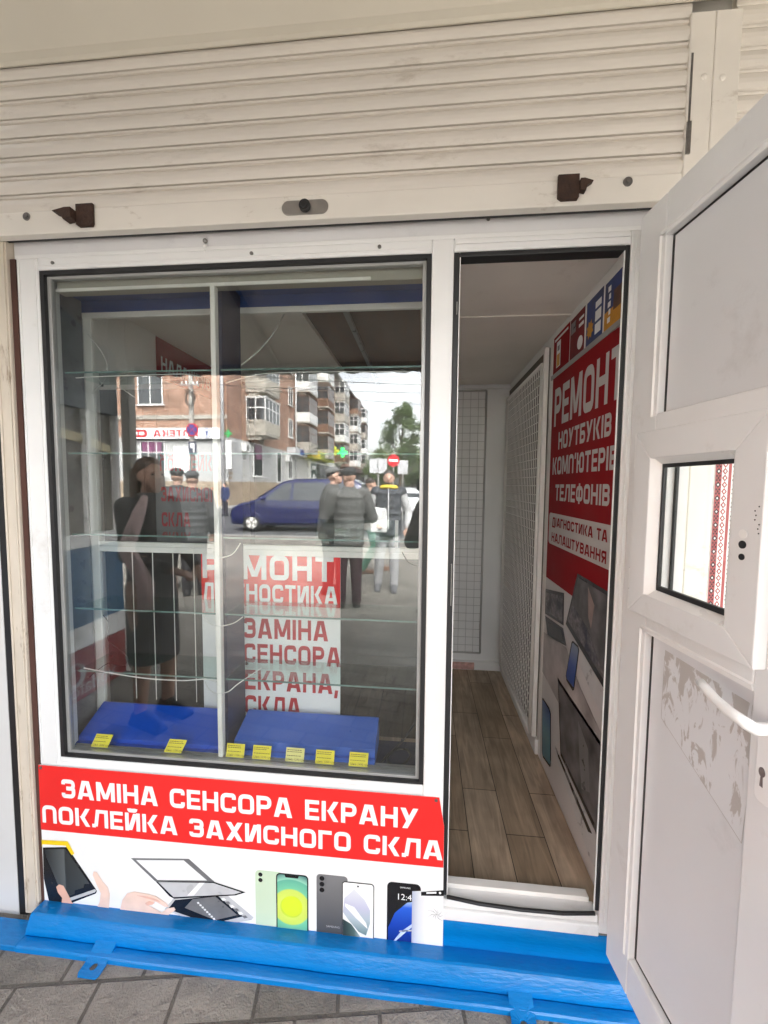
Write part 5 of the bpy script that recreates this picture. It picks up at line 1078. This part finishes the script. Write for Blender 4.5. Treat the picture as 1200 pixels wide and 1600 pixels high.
# vehicles
def vehicle(name, lab, cat, loc, rot, st, hw, belt, roofw, wheels, paint, wins, front, group=None):
    """st: stations (x, top z, width factor); nose at x=0, tail towards +x; y across"""
    T = thing(name, lab, cat, (0, 0, 0), group)
    rings = []
    for x, zt, wf_ in st:
        w = hw*wf_; bz = min(belt, zt-.10); rw = w-(w-roofw)*max(0, min(1, (zt-bz-.1)/.7))
        half = [(w*.86, .24), (w*.97, .34), (w, .55), (w*.995, bz), (rw+.03, zt-.11), (rw-.06, zt-.02), (rw*.45, zt)]
        rings.append([(x, a, b) for a, b in half] + [(x, -a, b) for a, b in reversed(half)])
    b = MB(); b.loft(rings); B_ = b.build('body', paint, T, smooth=True); e = B_.modifiers.new('split', 'EDGE_SPLIT'); e.split_angle = R(38)
    for s in (1, -1):
        for x in wheels:
            t = MB(); r = .32
            t.loft([[(x+q*cos(2*pi*k/24), s*(hw-dy), .32+q*sin(2*pi*k/24)) for k in range(24)] for q, dy in ((.19, .24), (.31, .24), (.325, .2), (.325, .06), (.31, .01), (.2, .0))]); W_ = t.build('wheel', 'tyre', T, smooth=True)
            rm = MB(); rm.cyl((x, s*(hw+.004), .32), (x, s*(hw-.03), .32), .205, 24); rm.build('rim', 'steel', W_)
            sp = MB()
            for k in range(5):
                a = 2*pi*k/5+.3; sp.prism([(.05, -.03), (.19, -.045), (.19, .045), (.05, .03)], lambda u, v, d: (x+u*cos(a)-v*sin(a), s*(hw+.006+d), .32+u*sin(a)+v*cos(a)), 0, .01)
            sp.build('spokes', 'alu_white', W_)
            ar = MB(); ar.tube([(x+.37*cos(R(q)), s*(hw*.992), .33+.37*sin(R(q))) for q in range(-10, 191, 10)], .03, 6); ar.build('wheel_arch', paint, T, smooth=True)
        for pts in wins:
            g = MB()
            def sp_(u, v): f_ = max(0, min(1, (v-belt)/.75)); return hw-(hw-roofw)*f_*.93
            g.add([(u, s*(sp_(u, v)+.012), v) for u, v in pts] + [(u, s*(sp_(u, v)-.02), v) for u, v in pts], [tuple(range(len(pts)))] + [(i, len(pts)+i, len(pts)+(i+1) % len(pts), (i+1) % len(pts)) for i in range(len(pts))]); g.build('side_window', 'winglass', T)
        h = MB(); hx, hz = front; h.ball((hx, s*hw*.74, hz), .14, .17, .09, 12, 8); h.build('headlight', 'white_print', T, smooth=True)
        m = MB(); m.ball((front[0]+1.05, s*(hw+.10), belt+.10), .06, .10, .09, 10, 6); m.build('mirror', paint, T, smooth=True)
    ws = MB(); (x0, z0), (x1, z1) = [(a[0], a[1]) for a in st if a[2] >= 1.0][1:3]
    ws.add([(x0-.01, -hw*.86, z0+.03), (x0-.01, hw*.86, z0+.03), (x1-.03, roofw*.9, z1-.04), (x1-.03, -roofw*.9, z1-.04)], [(0, 1, 2, 3)]); ws.build('windscreen', 'winglass', T)
    T.location = loc; T.rotation_euler = (0, 0, rot); return T
van_st = [(0, .62, .80), (.10, .86, .92), (.45, 1.02, .98), (.85, 1.11, 1.0), (1.0, 1.16, 1.0), (1.9, 1.78, 1.0), (2.3, 1.87, 1.0), (3.4, 1.89, 1.0), (4.4, 1.86, 1.0), (4.66, 1.70, .98), (4.74, 1.1, .96), (4.75, .5, .94)]
vehicle('van', 'dark blue passenger van parked at the kerb across the pavement', 'van', (-6.75, -13.2, -.1), 0, van_st, .94, 1.08, .72, (.85, 3.95), 'navy_paint',
    [[(1.28, 1.12), (2.22, 1.12), (2.22, 1.72), (1.98, 1.70)], [(2.32, 1.12), (3.4, 1.12), (3.4, 1.74), (2.32, 1.73)], [(3.5, 1.12), (4.45, 1.12), (4.38, 1.72), (3.5, 1.74)]], (.22, .80))
car_st = [(0, .55, .82), (.08, .68, .93), (.5, .80, .98), (1.1, .90, 1.0), (1.25, .95, 1.0), (2.0, 1.38, 1.0), (2.5, 1.46, 1.0), (3.2, 1.40, 1.0), (3.85, 1.02, .99), (4.2, .92, .96), (4.28, .5, .92)]
car_w = [[(1.55, .90), (2.3, .90), (2.3, 1.33), (2.05, 1.30)], [(2.36, .90), (3.3, .90), (3.05, 1.31), (2.36, 1.34)]]
vehicle('car', 'white car approaching along the street, nearest to the photographer', 'car', (-.6, -21.5, -.1), R(-90), car_st, .86, .86, .60, (.8, 3.3), 'white_car', car_w, (.2, .62), 'white cars in the street')
vehicle('car', 'white car farther down the street behind the nearer white car', 'car', (-1.2, -30, -.1), R(-90), car_st, .86, .86, .60, (.8, 3.3), 'white_car', car_w, (.2, .62), 'white cars in the street')

# ================================================================== PEOPLE (mirrored in the window)
def remesh(o, vox, sm=6, fac=.5):
    r = o.modifiers.new('remesh', 'REMESH'); r.mode = 'VOXEL'; r.voxel_size = vox; r.use_smooth_shade = True
    s = o.modifiers.new('smooth', 'SMOOTH'); s.iterations = sm; s.factor = fac
    dg = bpy.context.evaluated_depsgraph_get(); me = bpy.data.meshes.new_from_object(o.evaluated_get(dg)); old = o.data
    o.modifiers.clear(); o.data = me; me.name = old.name; bpy.data.meshes.remove(old)
    if not me.materials: pass
    me.polygons.foreach_set('use_smooth', [True]*len(me.polygons)); return o
def ell(mb, rings, n=18):
    """stack of ellipses (x, y, z, rx, ry)"""
    mb.loft([[(x+rx*cos(2*pi*k/n), y+ry*sin(2*pi*k/n), z) for k in range(n)] for x, y, z, rx, ry in rings])
def limb(mb, pts, rs, n=12):
    for p, r in zip(pts, rs): mb.ball(p, r*.99, su=n, sv=8)
    mb.tube(pts, rs, n)
def hand(mb, wr, d, side, curl=.5, up=Vector((0, 0, 1))):
    """palm, four unequal bent fingers and a thumb leaving the side of the palm"""
    d = Vector(d).normalized(); wr = Vector(wr); s = d.cross(up).normalized()*side; n_ = s.cross(d)*side
    pc = wr+d*.055
    for k in range(4): mb.ball(tuple(wr+d*(.02+.022*k)), .024, su=8, sv=6)
    for k in range(4):
        o = (k-1.5)*.0195; L_ = (.070, .080, .075, .058)[k]; b0 = wr+d*.088+s*o; p1 = b0+d*L_*.45-n_*curl*.012; p2 = p1+d*L_*.32*(1-curl*.5)-n_*curl*.022; p3 = p2+d*L_*.22*(1-curl)-n_*curl*.020
        limb(mb, [wr+d*.05+s*o, b0, p1, p2, p3], [.014, .0115, .0105, .0095, .008], 8)
    t0 = wr+d*.03-s*.022; t1 = t0+d*.03-s*.026-n_*.008; t2 = t1+d*.03-s*.006-n_*.012; limb(mb, [t0, t1, t2], [.014, .0125, .010], 8)
skin = mat('skin', (.52, .32, .24), .5, .08, 20)
def person(lab, loc, rz, height, jacket, trousers, shoe, arms=None, legs=None, head_rot=(0, 0), hair='hair', cap=None, skirt=False, long_hair=False, puffy=False, group=None, bend=0, hem=.80, vox=.014, slim=1.0):
    T = thing('person', lab, 'person', (0, 0, 0), group)
    arms = arms or {}; legs = legs or {}
    by = lambda z: bend*max(0, (z-.95))**1.3                     # forward lean of the upper body
    P = lambda x, y, z: (x, y+by(z), z)
    A = {}; Lg = {}
    for s, k in ((1, 'r'), (-1, 'l')):
        e, w_ = arms.get(k, ((s*.265, -.03, 1.13), (s*.25, .07, .89))); A[k] = [P(s*.185*slim, -.01, 1.44), e, w_]
        kn, an = legs.get(k, ((s*.095, .02, .50), (s*.10, -.01, .09))); Lg[k] = [(s*.085, 0, .92), kn, an]
    hc = Vector(P(0, .015, 1.635)); hz, hx = head_rot
    Rm = Matrix.Rotation(R(hz), 3, 'Z') @ Matrix.Rotation(R(-hx), 3, 'X')
    H = lambda x, y, z: tuple(hc + Rm @ Vector((x, y, z)))
    b = MB()
    ell(b, [P(0, 0, z)+(rx, ry) for z, rx, ry in ((.86, .12, .085), (.95, .145, .095), (1.08, .125, .085), (1.2, .135, .09), (1.34, .155, .1), (1.43, .15, .085), (1.48, .08, .065))])
    limb(b, [P(0, -.01, 1.42), P(0, 0, 1.50), H(0, -.015, -.07)], [.065, .056, .056])
    for k, s in (('r', 1), ('l', -1)):
        sh, e, w_ = A[k]; limb(b, [sh, tuple((Vector(sh)+Vector(e))/2), e, tuple((Vector(e)*.6+Vector(w_)*.4)), w_], [.058, .048, .039, .040, .027]); hand(b, w_, Vector(w_)-Vector(e), s)
        hp, kn, an = Lg[k]; limb(b, [hp, tuple((Vector(hp)+Vector(kn))/2), kn, tuple(Vector(kn)*.65+Vector(an)*.35), an], [.085, .078, .056, .054, .038]); limb(b, [(an[0], an[1]-.03, .04), (an[0], an[1]+.08, .035), (an[0], an[1]+.17, .025)], [.035, .036, .025])
    # head: cranium, face, jaw, nose, brow, ears
    def eb(c, rx, ry, rz_):
        m = MB(); m.ball((0, 0, 0), rx, ry, rz_, 16, 12); b.add([tuple(Vector(H(*c)) + Rm @ Vector(v)) for v in m.v], m.f)
    eb((0, -.012, .03), .076, .092, .088); eb((0, .022, -.025), .064, .070, .085); eb((0, .045, -.085), .038, .036, .030); eb((0, .075, .018), .052, .014, .010)
    b.add([H(-.012, .088, -.005+.03), H(.012, .088, .025), H(.017, .088, -.032), H(-.017, .088, -.032), H(0, .118, -.024)], [(0, 1, 4), (1, 2, 4), (2, 3, 4), (3, 0, 4), (3, 2, 1, 0)])
    for s in (1, -1): eb((s*.075, -.005, -.005), .010, .022, .032)
    eb((0, .086, -.052), .022, .008, .006); eb((0, .085, -.066), .019, .008, .007)
    bo = b.build('body', skin, T, base=(0, 0, 0)); remesh(bo, .0105, 3, .4)
    for s in (1, -1):
        m = MB(); m.ball(H(s*.030, .080, .004), .0105, .006, .006, 10, 6); m.build('eye', 'black_print', T, smooth=True)
    m = MB(); m.ball(H(0, .0955, -.059), .020, .003, .0025, 10, 6); m.build('mouth', mat('lips', (.28, .10, .08), .5, .1), T, smooth=True)
    # jacket / top
    j = MB(); q = .022 if puffy else .010
    prof_ = [(hem, .172, .128), (.92, .176, .135), (1.02, .170, .130), (1.12, .168, .128), (1.22, .175, .135), (1.32, .182, .14), (1.41, .175, .125), (1.465, .115, .10), (1.50, .085, .085)]
    ell(j, [P(0, -.005, z)+((rx+q*.6)*slim, (ry+q)*slim) for z, rx, ry in prof_])
    if puffy:
        for z in [hem+.05+.095*i for i in range(7)]: ell(j, [P(0, -.005, z+dz)+(rx, ry) for dz, rx, ry in ((-.045, .15, .11), (-.03, .186, .152), (.0, .197, .166), (.03, .186, .152), (.045, .15, .11))])
    col = [P(0, -.01, 1.465)+(.095, .088), P(0, .0, 1.53)+(.085, .085)]; ell(j, col)
    for k, s in (('r', 1), ('l', -1)):
        sh, e, w_ = [Vector(v) for v in A[k]]; q2 = .016 if puffy else .008
        limb(j, [P(0, -.01, 1.40), tuple(sh)], [.10*slim, .072*slim])
        if jacket.get('sleeves', True): limb(j, [sh, (sh+e)/2, e, e*.5+w_*.5, w_*.93+e*.07], [(.078+q2)*slim, (.066+q2)*slim**2, (.060+q2)*slim**2, (.053+q2)*slim**2, (.046+q2*.5)*slim])
        else: limb(j, [sh], [.085])
    jo = j.build(jacket.get('name', 'jacket'), jacket['m'], T, base=(0, 0, 0)); remesh(jo, vox, 2 if puffy else 5, .45)
    if not jacket.get('sleeves', True):
        for k in ('r', 'l'):
            j2 = MB(); sh, e, w_ = [Vector(v) for v in A[k]]; limb(j2, [sh*.9+e*.1, (sh+e)/2, e, e*.5+w_*.5, w_*.93+e*.07], [.072, .066, .060, .053, .045]); remesh(j2.build('sleeve', jacket['sm'], T, base=(0, 0, 0)), vox, 5)
    # trousers or skirt
    tr_ = MB()
    if skirt: ell(tr_, [(0, 0, z, rx, ry) for z, rx, ry in ((.42, .165, .145), (.6, .165, .14), (.8, .165, .135), (.95, .155, .12), (1.05, .14, .105))])
    else:
        ell(tr_, [(0, 0, z, rx, ry) for z, rx, ry in ((.80, .16, .115), (.90, .172, .125), (1.0, .165, .12), (1.04, .155, .115))])
        for k in ('r', 'l'): hp, kn, an = [Vector(v) for v in Lg[k]]; limb(tr_, [hp, (hp+kn)/2, kn, (kn+an)/2, an+Vector((0, 0, -.02))], [.098, .093, .077, .070, .062])
    remesh(tr_.build('skirt' if skirt else 'trousers', trousers, T, base=(0, 0, 0)), vox, 5)
    for k in ('r', 'l'):
        an = Lg[k][2]; s_ = MB(); limb(s_, [(an[0], an[1]-.035, .05), (an[0], an[1]+.02, .055), (an[0], an[1]+.10, .045), (an[0], an[1]+.19, .033)], [.045, .052, .048, .032]); s_.box(an[0]-.045, an[0]+.045, an[1]-.08, an[1]+.215, .0, .025)
        remesh(s_.build('shoe', shoe, T, base=(0, 0, 0)), vox, 3)
    # hair and cap
    h = MB(); rs = random.Random(int(loc[0]*100) & 255)
    def hb(c, rx, ry, rz_):
        m = MB(); m.ball((0, 0, 0), rx, ry, rz_, 16, 10); h.add([tuple(Vector(H(*c)) + Rm @ Vector(v)) for v in m.v], m.f)
    hb((0, -.020, .055), .083, .090, .080)
    if long_hair:
        for k in range(26):
            a = R(60+240*k/25); x, y = .078*sin(a)*1.0, .085*cos(a)
            x, y = .080*cos(R(-20-140*k/25))*1.0, .09*sin(R(-20-140*k/25))
            ln_ = .34+.10*rs.random(); pts = [H(x*.7, y*.7+.01, .09), H(x*1.12, y*1.05, .02), H(x*1.2, y*1.1-.01, -.10), H(x*1.25+rs.uniform(-.02, .02), y*1.1-.01, -.22), H(x*1.2+rs.uniform(-.03, .03), y*1.15, -ln_)]
            limb(h, pts, [.026, .026, .026, .022, .010], 7)
        remesh(h.build('hair', hair, T, base=(0, 0, 0)), .012, 2)
    else: remesh(h.build('hair', hair, T, base=(0, 0, 0)), .012, 3)
    if cap:
        c = MB(); m = MB(); m.ball((0, 0, 0), .094, .105, .075, 18, 12)
        c.add([tuple(Vector(H(0, -.012, .070)) + Rm @ Vector((v[0], v[1], max(v[2], -.012)))) for v in m.v], m.f)
        br_ = [(.085*cos(R(a)), .075+.085*sin(R(a))) for a in range(0, 181, 15)]
        c.add([H(x, y, .056-.06*max(0, y-.09)) for x, y in br_]+[H(x, y, .066-.06*max(0, y-.09)) for x, y in br_], [tuple(range(13)), tuple(range(25, 12, -1))]+[(i, 13+i, 14+i, i+1) for i in range(12)])
        c.build('cap', cap, T, smooth=False)
    T.location = loc; T.rotation_euler = (0, 0, rz); s = height/1.765; T.scale = (s, s, s)
    return T
J = lambda n, c, **k: dict(m=mat(n, c, .75, .2, 14, bump=.3, bs=60), **k)
hairb = mat('dark_hair', (.035, .024, .018), .5, .4, 60); hairg = mat('greying_hair', (.045, .038, .033), .6, .4, 60); hairbr = mat('brown_hair', (.085, .046, .028), .45, .5, 45, stretch=(1, 1, .12))
dk = mat('dark_trousers', (.035, .032, .036), .8, .2, 20); blk = mat('black_shoe', (.02, .02, .02), .5, .1); brn = mat('brown_shoe', (.16, .08, .05), .6, .2)
# smiling man in a quilted vest, facing the kiosk
pm = person('bearded man in dark quilted vest with yellow collar and pale grey trousers', (-.50, -4.70, 0), R(-4), 1.80, J('quilted_vest', (.065, .07, .08), sleeves=False, name='vest', sm=mat('grey_sleeve', (.50, .50, .50), .8, .1, 20)), mat('pale_jogging_trousers', (.42, .42, .43), .8, .15, 9), mat('grey_trainer', (.12, .12, .13), .6, .3),
    arms={'r': ((.29, -.03, 1.14), (.27, .10, .93)), 'l': ((-.29, -.03, 1.14), (-.17, .20, 1.02))}, legs={'r': ((.09, .02, .5), (.09, .03, .09)), 'l': ((-.12, .0, .5), (-.15, -.05, .09))}, hair=hairg, puffy=True)
c = MB(); c.tube([(.105*cos(R(a)), .0+.10*sin(R(a)), 1.505+.012*sin(R(a))) for a in range(-40, 221, 20)], .030, 10); o = c.build('collar', 'yellow_sign', base=(0, 0, 0)); o.parent = pm; o.location = (0, 0, 0)
c = MB(); c.box(-.006, .006, .165, .195, .92, 1.50); o = c.build('zip', 'white_print', base=(0, 0, 0)); o.parent = pm; o.location = (0, 0, 0)
c = MB(); c.ball((0, .062, 1.555), .052, .045, .045, 14, 10); o = c.build('beard', hairg, base=(0, 0, 0), smooth=True); o.parent = pm; o.location = (0, 0, 0)
bg_ = MB(); fbag = lambda u, v, d: (-.60+u, -4.43+d, v)
bg_.prism([(-.13, .90), (.10, .90), (.105, 1.10), (.09, 1.24), (-.10, 1.26), (-.135, 1.10)], fbag, -.02, .03); o = bg_.build('bag', 'white_print', bevel=.015); tag(o, 'white bag held in front of the man in the quilted vest', 'bag')
# man in puffy jacket, back to the kiosk
person('man in grey puffy jacket and dark cap seen from behind with a shoulder strap', (-.93, -3.80, 0), R(165), 1.78, J('puffy_jacket', (.115, .115, .11)), mat('maroon_trousers', (.045, .018, .024), .8, .2, 20), mat('dark_boot', (.035, .025, .022), .6, .2), hair=hairg, cap=mat('dark_cap', (.04, .04, .04), .8, .2), puffy=True,
    head_rot=(-35, 8), arms={'r': ((.30, .02, 1.14), (.16, .26, 1.10)), 'l': ((-.30, .02, 1.14), (-.16, .26, 1.10))}, hem=.78)
# man in cap in profile
person('man in olive-grey hooded jacket and grey cap looking down, in profile', (-1.35, -4.45, 0), R(-95), 1.82, J('olive_grey_jacket', (.095, .095, .09)), dk, blk, hair=hairg, cap=mat('grey_cap', (.15, .15, .145), .8, .2), head_rot=(0, -18), bend=.12, arms={'r': ((.27, .0, 1.14), (.15, .28, 1.12)), 'l': ((-.27, .0, 1.14), (-.15, .28, 1.12))}, hem=.76)
# two dark figures
person('man in black coat and black cap standing close beside another man', (-3.55, -4.30, 0), R(170), 1.78, J('black_coat', (.028, .028, .03)), dk, blk, hair=hairb, cap=mat('black_cap', (.02, .02, .02), .8, .2), hem=.68)
person('man in charcoal jacket with a dark grey cap, shorter of the two dark figures', (-3.20, -4.10, 0), R(150), 1.74, J('charcoal_jacket', (.06, .06, .062)), dk, blk, hair=hairg, cap=mat('charcoal_cap', (.07, .07, .072), .8, .2), puffy=True, hem=.76)
person('person in pale coat and green trousers walking behind the man in the puffy jacket', (-.93, -5.9, 0), R(-110), 1.70, J('pale_coat', (.30, .28, .26)), mat('green_trousers', (.06, .15, .10), .8, .15, 12), brn, legs={'r': ((.09, .12, .52), (.10, .22, .11)), 'l': ((-.09, .06, .50), (-.10, -.16, .10))}, hair=hairb)
# woman with long hair
wo = person('woman with long brown hair in a dark dress standing by the canopy post', (-1.76, -1.18, 0), R(-70), 1.74, J('dark_dress_top', (.07, .066, .068)), mat('dark_skirt', (.06, .056, .060), .8, .2, 12), blk, hair=hairbr, long_hair=True, skirt=True, slim=.82, head_rot=(6, -6), arms={'r': ((.20, .05, 1.14), (.12, .28, 1.04)), 'l': ((-.20, .05, 1.14), (-.08, .30, 1.06))}, hem=.92)
sc = MB(); sc.tube([(-.07, .05, 1.50), (-.135, .095, 1.42), (-.19, .11, 1.31), (-.235, .11, 1.20), (-.22, .17, 1.10), (-.18, .20, .98), (-.17, .18, .82)], [.022, .035, .042, .045, .045, .05, .045], 10); o = sc.build('shawl', mat('pink_beige_shawl', (.62, .47, .46), .7, .25, 25, stretch=(1, 1, .3)), base=(0, 0, 0), smooth=True); o.parent = wo; o.location = (0, 0, 0)
# the photographer and the phone
person('photographer in dark brown coat holding up a phone with both hands', (.20, -1.66, 0), R(14), 1.72, J('dark_brown_coat', (.06, .048, .042)), dk, blk, hair=hairb, head_rot=(0, -5), arms={'r': ((.26, .10, 1.20), (.085, .30, 1.43)), 'l': ((-.26, .10, 1.20), (-.075, .30, 1.44))}, hem=.62)
mb = MB(); mb.prism([(a, b) for a, b in rrect(-.038, .112, 1.535, 1.612, .012)], lambda u, v, d: (u, d, v), -1.283, -1.274); T = thing('phone', 'black phone held up by the photographer', 'phone', (.037, -1.28, 1.535)); mb.build('body', 'black_print', T, bevel=.002)
mb = MB(); mb.cyl((.02, -1.2738, 1.59), (.02, -1.2718, 1.59), .008, 16); mb.build('lens', 'winglass', T)
# small far figures
person('person in dark blue jacket by the corner of the pharmacy', (-10.2, -18.9, -.1), R(20), 1.72, J('navy_jacket', (.03, .04, .10)), dk, blk, hair=hairb, vox=.03)
person('person in turquoise jacket far down the street', (-3.7, -29.5, -.1), R(180), 1.72, J('turquoise_jacket', (.04, .30, .28)), dk, blk, hair=hairb, vox=.03)
